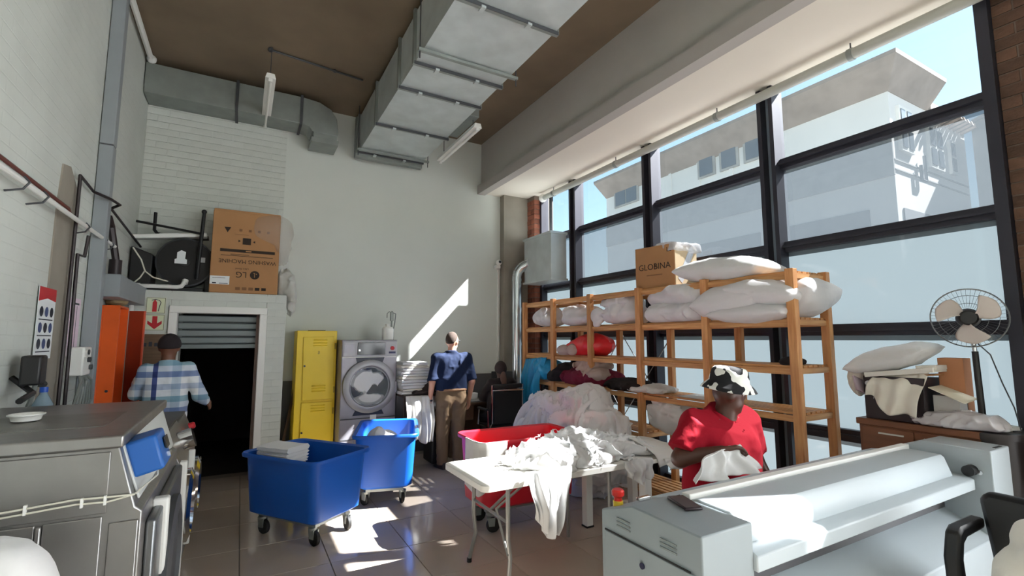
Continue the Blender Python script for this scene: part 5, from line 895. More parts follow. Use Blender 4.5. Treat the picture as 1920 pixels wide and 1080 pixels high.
MB().bx((4.09, 1.52, CZ+.001), (4.38, 1.885, CZ+.31)).build('body', BXM, bb, bevel=.004); MX = Matrix(((0, 0, -1), (-1, 0, 0), (0, 1, 0)))
q_ = []
for k in range(16): a = k*2*math.pi/16; q_.append((1.825+.045*math.cos(a)*(1 if abs(math.cos(a)) < .7 else 1.0), CZ+.255+.02*math.sin(a)))
MB().prism([(1.825+.05*(1 if math.cos(k*math.pi/10) > 0 else -1)*.55+.022*math.cos(k*math.pi/10), CZ+.255+.019*math.sin(k*math.pi/10)) for k in range(20)], 'x', 4.088, 4.09).build('logo_pill', PO, bb)
text('DEFY', .026, BXM, (4.087, 1.825, CZ+.255), MX, bb); text('Thermo', .024, PO, (4.087, 1.80, CZ+.18), MX, bb, 'lettering'); text('Fan', .024, PO, (4.087, 1.81, CZ+.15), MX, bb, 'lettering')
MB().box((4.06, 1.90, CZ+.24), (.13, .012, .11), Ry(.3) @ Rx(-.3)).build('flap', mat('mauve_flap', (178, 160, 170), .7), bb)
bl_ = thing('flattened_carton', 'flattened white and brown carton lying across the black box', 'carton', (4.2, 1.65, CZ+.32)); MB().box((4.2, 1.66, CZ+.345), (.26, .42, .035), Rx(-.14)).build('panel', mat('white_card', (226, 222, 214), .7), bl_, bevel=.004); MB().box((4.18, 1.5, CZ+.385), (.16, .12, .03), Rx(-.06)).build('folded_panel', MATS['white_card'], bl_, bevel=.003); MB().box((4.23, 1.62, CZ+.322), (.2, .3, .012), Rx(-.1)).build('brown_side', CARD, bl_)
T(MB().bx((4.28, 1.36, CZ+.001), (4.41, 1.50, CZ+.45)).build('carton', mat('orange_card', (190, 130, 92), .8), bevel=.004), 'tall narrow brown carton standing behind the white flap on the sideboard', 'box')
wbx = thing('open_box', 'white open carton with a sunlit raised flap on the sideboard', 'box', (4.24, 1.4, CZ+.001)); MB().bx((4.16, 1.36, CZ+.001), (4.30, 1.50, CZ+.2)).build('body', mat('pale_box', (196, 192, 188), .6), wbx, bevel=.003); MB().add([(4.13, 1.51, CZ+.25), (4.28, 1.49, CZ+.26), (4.24, 1.29, CZ+.19), (4.09, 1.31, CZ+.165)], [(0, 1, 2, 3)]).build('flap', mat('lit_flap', (240, 234, 214), .7), wbx, smooth=0, solid=.005)  # sunlight on the flap put into its lighter colour
pillow('pillow', 'white pillow leaning off the left side of the boxes on the sideboard', (4.22, 1.74, CZ+.44), .20, .27, .085, 41, Rx(-.30) @ Ry(-.05), LINEN, h=.011)
puffy('cream_cloth', 'cream cloth hanging below the pillow at the left corner of the sideboard', [((4.22, 1.98, CZ+.28), (.10, .07, .14)), ((4.22, 1.93, CZ+.36), (.1, .06, .08))], 95, amp=.02, f=9, h=.01, m=LINENW, cat='cloth', xr=(4.0, 4.5))
T(drape('draped_cloth', (4.16, 1.80, CZ+.345), (4.16, 1.50, CZ+.36), (4.03, 1.86, CZ+.13), (4.01, 1.55, CZ+.06), LINENW, 1.4, .018, bulge=(-.06, 0, .05), front=(-1, 0, 0), hem=.035, seed=61), 'cream cloth draped over the front of the black box', 'cloth')
T(soft('plastic_packet', lambda P: np.maximum(smin(ell(P, (4.13, 1.42, CZ+.03), (.08, .14, .04)), ell(P, (4.17, 1.30, CZ+.05), (.08, .12, .05)), .04)-.03*folds(*P, 11, 43), CZ+.001-P[2]), (4.0, 1.1, CZ), (4.3, 1.64, CZ+.14), .009, mat('packed_plastic', (206, 202, 206), .2, alpha=.9, bump=.3, bs=40)), 'crinkled clear plastic packet on the sideboard in front of the fan pole', 'packet')
fn = thing('pedestal_fan', 'pedestal fan with three pale blades on a black pole on the sideboard', 'fan', (4.23, 1.22, CZ)); fc = Vector((4.17, 1.275, 1.82)); nrm = Vector((-.93, -.32, .0)).normalized(); ax_ = nrm.to_track_quat('Z', 'Y').to_matrix()
MB().lathe([(.10, 0), (.10, .012), (.03, .025), (.02, .04), (.0, .04)], (4.222, 1.265, CZ)).build('base', BLACK, fn); MB().cyl((4.222, 1.27, CZ+.01), (4.22, 1.275, 1.60), .019, .017).build('pole', BLACK, fn); MB().cyl((4.22, 1.275, 1.60), (4.21, 1.28, 1.76), .012).build('inner_pole', CHROME, fn)
MB().lathe([(.0, -.12), (.05, -.115), (.065, -.06), (.06, -.02), (.045, -.015)], fc, ax_).build('motor', DARKG, fn); hb = MB().lathe([(.048, -.02), (.05, .01), (.04, .022), (.0, .024)], fc, ax_).build('hub', BLACK, fn)
BLD = mat('pale_blade', (196, 186, 180), .3)
for k in range(3):
    a0 = math.radians(-90-12+120*k); q = []
    def fb(u, v, a0=a0):
        r_ = .035+.138*u; wdt = math.radians(16+30*math.sin(math.pi*min(1, u*.62+.1))); a = a0+(v-.5)*2*wdt*.75+.35*u; zz = .018*(v-.5)*2
        if u > .82: r_ -= .03*abs(v-.5)*(u-.82)/.18
        return fc+ax_ @ Vector((r_*math.cos(a), r_*math.sin(a), zz))
    MB().grid(fb, 12, 10).build('blade', BLD, fn, smooth=80, solid=.004)
def ringp(r_, z_, n=40): return [fc+ax_ @ Vector((r_*math.cos(k*2*math.pi/n), r_*math.sin(k*2*math.pi/n), z_)) for k in range(n+1)]
cg = MB().tube(ringp(.19, 0), .0045, 6).build('cage_ring', mat('cage_wire', (120, 124, 126), .4, metal=.6), fn)
for r_, z_ in ((.15, -.045), (.10, -.06), (.06, -.065)): MB().tube(ringp(r_, z_), .0018, 4).build('cage_hoop', MATS['cage_wire'], cg)
kk = MB()
for k in range(48): a = k*2*math.pi/48; d_ = lambda r_, z_: fc+ax_ @ Vector((r_*math.cos(a), r_*math.sin(a), z_)); kk.tube([d_(.19, 0), d_(.18, -.045), d_(.07, -.07)], .0011, 3)
kk.build('cage_wires', MATS['cage_wire'], cg, kind='stuff')
T(MB().tube([(4.24, 1.27, 1.66), (4.25, 1.21, 1.58), (4.26, 1.17, 1.4), (4.27, 1.13, 1.25), (4.27, 1.11, CZ+.01), (4.24, 1.14, CZ+.006)], .004, 6).build('fan_cord', DARKG), 'thin grey cord curving from the fan down to the sideboard end', 'cord')
T(MB().lathe([(.06, 0), (.065, .02), (.05, .03), (.0, .03)], (4.30, 1.18, CZ+.001)).build('saucer', WHITE), 'small white dish beside the fan base', 'dish')
# ------------------------------------------------------------ office chair and linen at the lower right, bag at the lower left
oc = thing('office_chair', 'black plastic-armed office chair at the lower right beside the ironer', 'chair', (3.1, .65, 0))
MB().prism([(.42, .52), (.90, .52), (.95, .95), (.92, .985), (.41, .985), (.38, .95)], 'x', 3.0, 3.06).build('backrest', BLACK, oc, bevel=.02); MB().bx((2.68, .42, .42), (3.14, .86, .50)).build('seat', BLACK, oc, bevel=.03)
for y in (.97, .33):
    MB().prism([(3.04, .86), (2.80, .86), (2.76, .84), (2.72, .74), (2.73, .62), (2.78, .52), (2.84, .46), (2.88, .49), (2.83, .57), (2.79, .65), (2.78, .73), (2.80, .79), (2.84, .81), (3.04, .815)], 'y', y-.028, y+.028).build('arm', BLACK, oc, bevel=.012)
MB().cyl((2.91, .64, .1), (2.91, .64, .42), .03).build('gas_lift', BLACK, oc)
for k in range(5): a = k*2*math.pi/5; MB().tube([(2.91, .64, .11), (2.91+.22*math.cos(a), .64+.22*math.sin(a), .055)], .022, 8).build('base_leg', BLACK, oc); MB().sph((2.91+.22*math.cos(a), .64+.22*math.sin(a), .028), .028).build('caster', BLACK, oc)
puffy('linen_bundle', 'cream linen bundle piled on the office chair at the lower right', [((2.72, .62, .70), (.20, .22, .26)), ((2.80, .60, .86), (.16, .20, .16)), ((2.62, .72, .62), (.15, .18, .14))], 101, amp=.03, f=6, h=.014, m=LINENW, zf=.502, cat='linen', xr=(2.3, 2.99))
puffy('linen_bag', 'white linen heap at the lower left corner in front of the steel machine', [((-.74, 2.12, .76), (.29, .26, .40)), ((-.80, 2.1, .45), (.30, .28, .46)), ((-.62, 2.08, .55), (.24, .22, .34))], 105, amp=.10, f=6, h=.016, m=LINEN, zf=0, cat='linen', xr=(-1.14, 0))
# ------------------------------------------------------------ people
def V3(*a): return np.array(a, float)
def hand(w_, d_, nrm_, side, curl=.5, s=1.0):
    # palm + four fingers + thumb as capsule chains. d_: forearm direction, nrm_: palm side normal, side: +1 right hand
    d_ = d_/np.linalg.norm(d_); nrm_ = nrm_-d_*(nrm_@d_); nrm_ = nrm_/np.linalg.norm(nrm_); a = np.cross(d_, nrm_)*side; C = []
    kn = []
    for i, u in enumerate((-.030, -.010, .010, .029)):
        k = w_+(d_*.085+a*u-d_*abs(u+.01)*.25)*s; kn.append(k); C.append((w_+a*u*.55*s+d_*.012*s, k, .0155*s, .0125*s))
    for i, L in enumerate((.062, .075, .080, .070)):
        p = kn[i]; dr_ = d_; rad = .0105*s
        for j, f in enumerate((.45, .32, .23)):
            an = curl*(.55+.25*j); dr_ = dr_*math.cos(an)+nrm_*math.sin(an); dr_ = dr_/np.linalg.norm(dr_); q = p+dr_*L*f*s; C.append((p, q, rad, rad*.92)); p = q; rad *= .92
    t0 = w_+(a*.026+d_*.025)*s; td = a*.6+d_*.62+nrm_*.35; td /= np.linalg.norm(td); t1_ = t0+td*.042*s; td2 = a*.15+d_*.8+nrm_*.45; td2 /= np.linalg.norm(td2); C += [(t0, t1_, .0145*s, .012*s), (t1_, t1_+td2*.032*s, .0115*s, .0095*s)]
    return C
def person(lbl, loc, rz, J, skin, body_h=.009):
    t = thing('person', lbl, 'person', (loc[0], loc[1], 0), rz, local=True); C = []
    hd = V3(*J['head']); yaw = J.get('yaw', 0); pit = J.get('pitch', 0)
    R = np.array(Matrix.Rotation(yaw, 3, 'Z') @ Matrix.Rotation(pit, 3, 'X')); s = J.get('hs', 1.0); L = lambda x, y, z: hd+R@V3(x, y, z)*s
    nk = V3(*J['neck']); C.append((nk-V3(0, 0, .06), hd-V3(0, .01, .06), .062*J.get('nw', 1), .055*J.get('nw', 1)))
    for sd in ('r', 'l'):
        C += [(V3(*J[sd+'sh']), V3(*J[sd+'el']), J.get('ua', .047), J.get('ue', .04)), (V3(*J[sd+'el']), V3(*J[sd+'wr']), J.get('fa', .042), .027)]
        C += hand(V3(*J[sd+'wr']), V3(*J[sd+'wr'])-V3(*J[sd+'el']) if sd+'hd' not in J else V3(*J[sd+'hd']), V3(*J[sd+'pn']), 1 if sd == 'r' else -1, J.get(sd+'curl', .4), J.get('hsz', 1.0))
        if sd+'hip' in J: C += [(V3(*J[sd+'hip']), V3(*J[sd+'kn']), .07, .048), (V3(*J[sd+'kn']), V3(*J[sd+'an']), .045, .035)]
    for c in J['core']: C.append(c)
    E_ = [(L(0, 0, .02), (.078*s, .098*s, .108*s)), (L(0, .03, -.055), (.06*s, .066*s, .062*s)), (L(0, .088, -.005), (.016*s, .024*s, .026*s)), (L(0, .078, -.05), (.026*s, .016*s, .012*s)), (L(0, .066, -.098), (.026*s, .024*s, .02*s)), (L(.079, -.005, -.005), (.012*s, .022*s, .034*s)), (L(-.079, -.005, -.005), (.012*s, .022*s, .034*s)), (L(0, .075, .035), (.06*s, .02*s, .014*s))]
    def f(P):
        d = None
        for c in C:
            g = capsule(P, *c[:4]); d = g if d is None else smin(d, g, .012)
        for c, r in E_:
            q = [sum(R[j][i]*(P[j]-c[j]) for j in range(3)) for i in range(3)]; k = np.sqrt(sum((q[i]/r[i])**2 for i in range(3))); d = smin(d, (k-1)*min(r), .014)
        for e in (-.031, .031):
            c = L(e, .093, .012); k = np.sqrt(sum((P[i]-c[i])**2 for i in range(3)))-.014*s; d = -smin(-d, k, .008)
        return d
    pts = np.array([c[0] for c in C]+[c[1] for c in C]+[L(0, 0, .0)]); lo = pts.min(0)-.14; hi = pts.max(0)+.16
    b = soft('body', f, lo, hi, body_h, skin, t, smooth=1)
    EYE = mat('eye_white', (220, 214, 206), .3); PUP = mat('iris', (36, 24, 20), .2)
    for e in (-.031, .031):
        y = MB().sph(L(e, .079, .012), .0125*s, 10, 6).build('eye', EYE, b); MB().sph(L(e, .0875, .012), .0058*s, 8, 6).build('iris', PUP, b)
    t['_h'] = 0; del t['_h']; return t, L, R, C
def garment(nm, caps, cuts, t, m, amp=.012, f=9, seed=0, h=.010, k=.05, st=(1, 1, 1)):
    # caps: list of (a,b,ra,rb,[(plane point, plane normal) ...]); cuts: planes for the whole garment (keep where (p-c).n < 0)
    def fn_(P):
        d = None
        for c in caps:
            g = capsule(P, *c[:4])
            for pc, pn in (c[4] if len(c) > 4 else []): g = np.maximum(g, (P[0]-pc[0])*pn[0]+(P[1]-pc[1])*pn[1]+(P[2]-pc[2])*pn[2])
            d = g if d is None else smin(d, g, k)
        d = d+amp*.4-amp*folds(P[0], P[1], P[2], f, seed, .7, st)
        for pc, pn in cuts: d = np.maximum(d, (P[0]-pc[0])*pn[0]+(P[1]-pc[1])*pn[1]+(P[2]-pc[2])*pn[2])
        return d
    A = np.array([c[0] for c in caps]+[c[1] for c in caps]); r = max(max(c[2], c[3]) for c in caps)+.03
    return soft(nm, fn_, A.min(0)-r, A.max(0)+r, h, m, t, smooth=1)
def cap_(a, b, ra, rb, cut=False, ext=0):
    a = V3(*a); b = V3(*b)
    if cut: n = (b-a)/np.linalg.norm(b-a); return (a, b+n*.1, ra, rb+(rb-ra)*.1/np.linalg.norm(b-a), [(b, n)])
    return (a, b, ra, rb)
def sleeve(sh, el, ra, rb, frac):
    sh, el = V3(*sh), V3(*el); return cap_(sh, sh+(el-sh)*frac, ra, ra+(rb-ra)*frac, True)
def shoe(c, ang, t, m, s=1.0):
    q = Rz(ang); k = MB(); ring = []
    for u, w_, h_ in ((-.09, .03, .05), (-.075, .04, .09), (-.02, .043, .095), (.04, .045, .075), (.10, .047, .058), (.145, .04, .045), (.165, .022, .03)):
        ring.append([Vector(c)+q @ Vector((x*w_*s, u*s, z*h_*s)) for x, z in ((-.8, 0), (.8, 0), (1, .25), (.85, .7), (.4, 1), (-.4, 1), (-.85, .7), (-1, .25))])
    return k.loft(ring).build('shoe', m, t, smooth=60)
SK1 = mat('fair_skin', (206, 152, 126), .5, var=.06, vs=12); SK2 = mat('brown_skin', (112, 72, 54), .5, var=.06, vs=12); SK3 = mat('dark_skin', (84, 52, 40), .45, var=.08, vs=12)
# --- man in navy shirt
NV = mat('navy_shirt', (20, 33, 60), .85, bump=.15, bs=30, spec=.25); KH = mat('khaki', (122, 98, 72), .85, bump=.15, bs=40, var=.05, vs=8); SHB = mat('brown_leather', (50, 38, 32), .45)
J = dict(head=(.01, .02, 1.645), neck=(0, 0, 1.50), yaw=-.75, rsh=(.205, 0, 1.42), rel=(.285, -.03, 1.11), rwr=(.28, .06, .87), rhd=(0, .15, -1), rpn=(-1, 0, 0), lsh=(-.205, 0, 1.42), lel=(-.275, -.04, 1.12), lwr=(-.285, .02, .88), lhd=(0, .12, -1), lpn=(1, 0, 0), rhip=(.10, 0, .92), rkn=(.10, .02, .5), ran=(.10, .0, .09), lhip=(-.10, 0, .92), lkn=(-.11, .02, .5), lan=(-.12, -.02, .09), core=[(V3(-.08, 0, 1.38), V3(-.07, 0, 1.0), .09, .09), (V3(.08, 0, 1.38), V3(.07, 0, 1.0), .09, .09), (V3(-.17, 0, 1.42), V3(.17, 0, 1.42), .055, .055)], ue=.045, fa=.043)
mn, L, R, _ = person('man in a navy shirt and khaki trousers standing with his back turned', (2.50, 6.10), math.radians(-4), J, SK1)
dz = -.0
garment('shirt', [cap_((-.105, 0, 1.36), (-.095, 0, .98), .118, .125), cap_((.105, 0, 1.36), (.095, 0, .98), .118, .125), cap_((0, .02, 1.36), (0, .02, 1.0), .13, .135), cap_((-.185, 0, 1.42), (.185, 0, 1.42), .07, .07), cap_((0, 0, 1.42), (0, .0, 1.53), .085, .07), sleeve(J['rsh'], J['rel'], .078, .066, .95), sleeve(J['lsh'], J['lel'], .078, .066, .95)], [((0, 0, 1.0), (0, 0, -1)), ((0, 0, 1.525), (0, .15, 1))], mn, NV, .022, 7, 3, st=(1, 1, .7))
garment('trousers', [cap_((-.08, 0, .97), (-.085, -.0, .86), .118, .122), cap_((.08, 0, .97), (.085, -.0, .86), .118, .122), cap_((0, 0, .97), (0, 0, .9), .11, .11), cap_((-.10, -.01, .86), (-.11, .01, .48), .115, .082), cap_((.10, -.01, .86), (.10, .01, .48), .115, .082), cap_((-.11, .01, .48), (-.12, -.02, .06), .082, .068), cap_((.10, .01, .48), (.10, -.01, .06), .082, .068)], [((0, 0, 1.03), (0, 0, 1)), ((0, 0, .055), (0, 0, -1))], mn, KH, .018, 8, 9, k=.03)
bel = garment('belt', [cap_((-.085, 0, 1.0), (-.085, 0, 1.03), .128, .128), cap_((.085, 0, 1.0), (.085, 0, 1.03), .128, .128), cap_((0, 0, 1.0), (0, 0, 1.03), .122, .122)], [((0, 0, 1.03), (0, 0, 1)), ((0, 0, .995), (0, 0, -1))], mn, mat('belt_tan', (150, 112, 80), .6), 0, h=.009)
shoe((-.12, -.01, 0), .25, mn, SHB); shoe((.10, .0, 0), -.2, mn, SHB)
def hair(nm, t, L, R, s, m, r=(.086, .106, .112), back=-.01, front=.062, low=-.05, ctr=(0, -.008, .03)):
    c = L(*ctr)
    def fh(P):
        q = [sum(R[j][i]*(P[j]-c[j]) for j in range(3))/s for i in range(3)]; k = np.sqrt(sum((q[i]/r[i])**2 for i in range(3))); d = (k-1)*min(r)
        face = (q[1]-front)+np.clip(-(q[2]-.05), 0, 1)*.9; d = np.maximum(d, face); return np.maximum(d, low-q[2]-(-(q[1])*.2))*s
    return soft(nm, fh, np.array(c)-.16*s, np.array(c)+.16*s, .008, m, t, smooth=2)
hair('hair', mn, L, R, 1.0, mat('greying_hair', (66, 52, 44), .9, var=.3, vs=40), r=(.082, .102, .110), front=.035, low=-.045)
gl = MB().tube([L(.083, .0, .02), L(.08, .09, .018)], .0035, 6).build('glasses', INK, mn); MB().tube([L(-.083, .0, .02), L(-.08, .09, .018)], .0035, 6).build('temple', INK, gl)
for e in (-.034, .034): MB().tube([L(e+.026*math.cos(a), .105, .012+.02*math.sin(a)) for a in [k*2*math.pi/14 for k in range(15)]], .0028, 5).build('lens_rim', INK, gl)
MB().lathe([(.036, -.012), (.037, 0), (.036, .012)], J['lwr'], Matrix.Rotation(.1, 3, 'X'), 16, cap=False).build('watch', INK, mn)
# --- man in checked shirt
CHK = mat('checked_shirt', (190, 206, 222), .85, bump=.12, bs=30); n_ = CHK.node_tree; bs_ = n_.nodes['Principled BSDF']; tc = n_.nodes.new('ShaderNodeTexCoord'); sx = n_.nodes.new('ShaderNodeSeparateXYZ'); n_.links.new(tc.outputs['Object'], sx.inputs[0])
def band(src, period, off, stops):
    m1 = n_.nodes.new('ShaderNodeMath'); m1.operation = 'MULTIPLY_ADD'; m1.inputs[1].default_value = 1/period; m1.inputs[2].default_value = off; n_.links.new(src, m1.inputs[0]); m2 = n_.nodes.new('ShaderNodeMath'); m2.operation = 'FRACT'; n_.links.new(m1.outputs[0], m2.inputs[0])
    r = n_.nodes.new('ShaderNodeValToRGB'); r.color_ramp.interpolation = 'CONSTANT'; e = r.color_ramp.elements; e[0].position = stops[0][0]; e[0].color = lin(stops[0][1]); e[1].position = stops[1][0]; e[1].color = lin(stops[1][1])
    for p_, c_ in stops[2:]: q = e.new(p_); q.color = lin(c_)
    n_.links.new(m2.outputs[0], r.inputs[0]); return r.outputs[0]
bz = band(sx.outputs[2], .34, .30, [(0, (240, 242, 244)), (.18, (128, 146, 186)), (.34, (214, 222, 232)), (.50, (150, 184, 198)), (.66, (240, 242, 244)), (.84, (186, 198, 218))]); bx2 = band(sx.outputs[0], .50, .62, [(0, (240, 242, 244)), (.14, (196, 208, 224)), (.3, (240, 242, 244)), (.40, (70, 84, 140)), (.48, (230, 234, 240)), (.7, (200, 214, 226)), (.85, (242, 242, 244))])
mx = n_.nodes.new('ShaderNodeMix'); mx.data_type = 'RGBA'; mx.blend_type = 'MULTIPLY'; mx.inputs[0].default_value = 1.0; n_.links.new(bz, mx.inputs[6]); n_.links.new(bx2, mx.inputs[7]); n_.links.new(mx.outputs[2], bs_.inputs['Base Color'])
J = dict(head=(.0, .03, 1.60), neck=(0, 0, 1.46), yaw=-.1, pitch=-.1, rsh=(.165, 0, 1.385), rel=(.275, -.05, 1.13), rwr=(.345, .08, 1.05), rhd=(.3, .8, -.4), rpn=(-1, 0, 0), lsh=(-.165, 0, 1.385), lel=(-.23, .06, 1.17), lwr=(-.23, .27, 1.30), lpn=(1, 0, 0), rhip=(.09, 0, .9), rkn=(.09, .02, .49), ran=(.09, .0, .09), lhip=(-.09, 0, .9), lkn=(-.10, .02, .49), lan=(-.10, -.02, .09), core=[(V3(-.07, 0, 1.34), V3(-.06, 0, .98), .09, .09), (V3(.07, 0, 1.34), V3(.06, 0, .98), .09, .09), (V3(-.16, 0, 1.38), V3(.16, 0, 1.38), .05, .05)])
mp_, L, R, _ = person('man in a blue checked shirt and dark cap facing the wall beside the doorway', (-.60, 5.72), math.radians(4), J, SK2)
garment('shirt', [cap_((-.08, 0, 1.33), (-.075, 0, .92), .098, .112), cap_((.08, 0, 1.33), (.075, 0, .92), .098, .112), cap_((0, .015, 1.33), (0, .015, .92), .11, .12), cap_((-.15, 0, 1.385), (.15, 0, 1.385), .06, .06), cap_((0, 0, 1.38), (0, 0, 1.49), .08, .066), (V3(*J['rsh']), V3(*J['rel']), .066, .056), (V3(*J['lsh']), V3(*J['lel']), .066, .056), sleeve(J['rel'], J['rwr'], .054, .045, .8), sleeve(J['lel'], J['lwr'], .054, .044, .9)], [((0, 0, .86), (.1, 0, -1)), ((0, 0, 1.475), (0, .15, 1))], mp_, CHK, .018, 7, 13, st=(1, 1, .7), k=.035)
DKT = mat('dark_trousers', (44, 44, 52), .85)
garment('trousers', [cap_((-.075, 0, .93), (-.08, 0, .84), .105, .112), cap_((.075, 0, .93), (.08, 0, .84), .105, .112), cap_((-.09, 0, .84), (-.10, .01, .48), .105, .075), cap_((.09, 0, .84), (.09, .01, .48), .105, .075), cap_((-.10, .01, .48), (-.10, -.02, .06), .075, .062), cap_((.09, .01, .48), (.09, 0, .06), .075, .062)], [((0, 0, .96), (0, 0, 1)), ((0, 0, .055), (0, 0, -1))], mp_, DKT, .012, 8, 15, h=.014, k=.03)
shoe((-.10, -.01, 0), .2, mp_, SHB); shoe((.09, .0, 0), -.2, mp_, SHB)
hc_ = hair('cap', mp_, L, R, 1.0, mat('dark_cap', (34, 26, 30), .85), r=(.096, .114, .112), front=.2, low=-.03, ctr=(0, 0, .025)); MB().grid(lambda u, v: L(-.07+.14*u, .085+.08*v*(1-(2*u-1)**2*.6), .055-.02*v-.02*(2*u-1)**2), 10, 6).build('peak', MATS['dark_cap'], hc_, smooth=80, solid=.005)
# --- woman in red
RSH = mat('red_polo', (146, 12, 32), .9, bump=.12, bs=50, spec=.2)
J = dict(head=(-.02, .05, 1.335), neck=(-.01, .02, 1.20), yaw=.95, pitch=-.12, hs=.98, nw=1.15, rsh=(.23, 0, 1.15), rel=(.375, .0, .975), rwr=(.27, .205, 1.05), rhd=(-1, .45, .15), rpn=(0, .5, -1), rcurl=.75, lsh=(-.23, 0, 1.15), lel=(-.30, .02, .90), lwr=(-.315, .14, .72), lhd=(0, .3, -1), lpn=(1, 0, 0), rhip=(.11, 0, .76), rkn=(.11, .03, .42), ran=(.11, .0, .08), lhip=(-.11, 0, .76), lkn=(-.12, .03, .42), lan=(-.12, .0, .08), core=[(V3(-.09, 0, 1.10), V3(-.09, 0, .8), .11, .12), (V3(.09, 0, 1.10), V3(.09, 0, .8), .11, .12), (V3(-.2, 0, 1.15), V3(.2, 0, 1.15), .06, .06)], ua=.06, ue=.052, fa=.052, hsz=.98)
wr_, L, R, _ = person('woman in a red polo shirt and cow-print bucket hat holding white cloth behind the ironer', (2.69, 2.07), math.pi, J, SK3, .008)
garment('polo_shirt', [cap_((-.13, .0, 1.07), (-.13, .0, .70), .135, .16), cap_((.13, .0, 1.07), (.13, .0, .70), .135, .16), cap_((0, .03, 1.06), (0, .05, .72), .15, .18), cap_((-.09, .09, 1.00), (-.09, .08, .95), .105, .10), cap_((.09, .09, 1.00), (.09, .08, .95), .105, .10), cap_((-.20, -.005, 1.155), (.20, -.005, 1.155), .085, .085), cap_((-.01, .0, 1.16), (-.01, .005, 1.22), .10, .085), sleeve(J['rsh'], J['rel'], .098, .088, .80), sleeve(J['lsh'], J['lel'], .098, .086, .82)], [((0, 0, .70), (0, 0, -1)), ((-.01, .02, 1.222), (0, .75, 1))], wr_, RSH, .014, 7, 23, st=(1, 1, .8), k=.05, h=.009)
col = MB(); col.grid(lambda u, v: (-.01+(.088+.012*v)*math.sin(2*math.pi*u), .005+(.082+.02*v)*math.cos(2*math.pi*u)*(1.0), 1.235-.035*v-.055*max(0, math.cos(2*math.pi*u))**2), 36, 3); col.build('collar', RSH, wr_, smooth=80, solid=.005)
for z_ in (1.13, 1.09): MB().sph((-.01, .158, z_), (.006, .003, .006), 8, 6).build('button', RSH, wr_)
garment('trousers', [cap_((-.10, 0, .80), (-.11, 0, .7), .135, .14), cap_((.10, 0, .80), (.11, 0, .7), .135, .14), cap_((-.11, 0, .7), (-.12, .02, .4), .125, .09), cap_((.11, 0, .7), (.11, .02, .4), .125, .09), cap_((-.12, .02, .4), (-.12, 0, .06), .085, .065), cap_((.11, .02, .4), (.11, 0, .06), .085, .065)], [((0, 0, .84), (0, 0, 1)), ((0, 0, .055), (0, 0, -1))], wr_, DKT, .012, 8, 25, h=.016, k=.03)
shoe((-.12, .0, 0), .2, wr_, BLACK, .9); shoe((.11, .0, 0), -.2, wr_, BLACK, .9)
COW = mat('cow_print', (232, 232, 226), .9); n_ = COW.node_tree; bs_ = n_.nodes['Principled BSDF']; tc = n_.nodes.new('ShaderNodeTexCoord'); no = n_.nodes.new('ShaderNodeTexNoise'); no.inputs['Scale'].default_value = 13; no.inputs['Detail'].default_value = 1.5; n_.links.new(tc.outputs['Object'], no.inputs[0]); r = n_.nodes.new('ShaderNodeValToRGB'); r.color_ramp.interpolation = 'CONSTANT'; r.color_ramp.elements[0].color = lin((22, 22, 26)); r.color_ramp.elements[1].position = .505; r.color_ramp.elements[1].color = lin((228, 228, 222)); n_.links.new(no.outputs[0], r.inputs[0]); n_.links.new(r.outputs[0], bs_.inputs['Base Color'])
def hatring(r_, z_, n=40, w=0): return [Vector(L(r_*math.sin(a)*.95, r_*math.cos(a)*1.1, z_+w*math.cos(2*a))) for a in [k*2*math.pi/n for k in range(n)]]
MB().loft([hatring(.156, .022, w=.006), hatring(.142, .045, w=.005), hatring(.112, .078), hatring(.106, .112), hatring(.098, .152), hatring(.085, .168), hatring(.04, .176), hatring(.004, .177)], cap0=False).build('bucket_hat', COW, wr_, smooth=70, solid=.006)
cl = drape('held_cloth', (2.36, 1.85, 1.055), (2.53, 1.83, 1.08), (2.04, 1.735, .948), (2.62, 1.735, .948), LINEN, 2.2, .022, bulge=(0, .05, .03), hem=.004, seed=44, nu=60, nv=30)
T(cl, 'white cloth held by the woman in red, spread over the ironer', 'cloth')
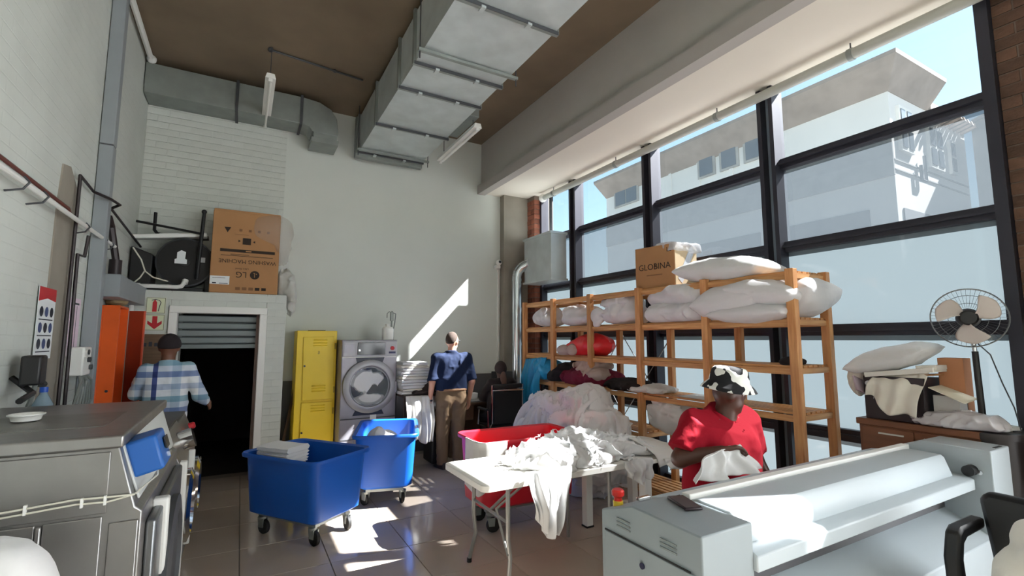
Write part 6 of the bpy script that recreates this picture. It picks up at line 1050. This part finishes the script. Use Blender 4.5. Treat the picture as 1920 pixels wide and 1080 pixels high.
# --- seated woman
DKJ = mat('dark_jacket', (46, 38, 38), .9, bump=.15, bs=30)
J = dict(head=(.0, .02, 1.235), neck=(0, 0, 1.10), yaw=-.25, pitch=-.15, hs=.95, rsh=(.17, 0, 1.04), rel=(.25, .10, .84), rwr=(.22, .32, .79), rpn=(0, 0, -1), lsh=(-.17, 0, 1.04), lel=(-.24, .10, .84), lwr=(-.16, .32, .79), lpn=(0, 0, -1), rhip=(.09, .08, .55), rkn=(.1, .42, .53), ran=(.1, .45, .09), lhip=(-.09, .08, .55), lkn=(-.1, .42, .53), lan=(-.1, .45, .09), core=[(V3(-.06, 0, 1.0), V3(-.06, .04, .62), .085, .10), (V3(.06, 0, 1.0), V3(.06, .04, .62), .085, .10), (V3(-.14, 0, 1.05), V3(.14, 0, 1.05), .05, .05)], hsz=.92)
ws, L, R, _ = person('seated woman in dark jacket with dark hair working at the corner desk', (3.35, 6.27), math.radians(-6), J, SK3, .011)
garment('jacket', [cap_((-.08, 0, 1.0), (-.08, .04, .60), .10, .125), cap_((.08, 0, 1.0), (.08, .04, .60), .10, .125), cap_((0, .015, 1.0), (0, .04, .6), .11, .13), cap_((-.15, 0, 1.05), (.15, 0, 1.05), .06, .06), cap_((0, 0, 1.04), (0, 0, 1.12), .08, .068), (V3(*J['rsh']), V3(*J['rel']), .066, .056), (V3(*J['lsh']), V3(*J['lel']), .066, .056), sleeve(J['rel'], J['rwr'], .055, .042, .92), sleeve(J['lel'], J['lwr'], .055, .042, .92)], [((0, 0, .55), (0, 0, -1)), ((0, 0, 1.115), (0, .15, 1))], ws, DKJ, .016, 8, 33, h=.012, k=.035)
garment('trousers', [cap_((-.09, .08, .56), (-.1, .42, .54), .10, .075), cap_((.09, .08, .56), (.1, .42, .54), .10, .075), cap_((-.1, .42, .53), (-.1, .45, .06), .07, .055), cap_((.1, .42, .53), (.1, .45, .06), .07, .055)], [((0, 0, .055), (0, 0, -1))], ws, DKT, .01, 8, 35, h=.018, k=.03)
shoe((-.1, .46, 0), .1, ws, BLACK, .9); shoe((.1, .46, 0), -.1, ws, BLACK, .9)
HR = mat('dark_hair', (40, 24, 24), .7, var=.3, vs=30); hr_ = hair('hair', ws, L, R, .95, HR, r=(.096, .112, .125), front=.05, low=-.10, ctr=(0, -.01, .01))
soft('ponytail', lambda P: smin(ell(P, (0, -.085, 1.13), (.045, .04, .09)), ell(P, (.01, -.10, 1.02), (.035, .03, .09)), .04), (-.09, -.17, .9), (.1, -.02, 1.25), .010, mat('brown_hair', (96, 70, 60), .8), hr_)
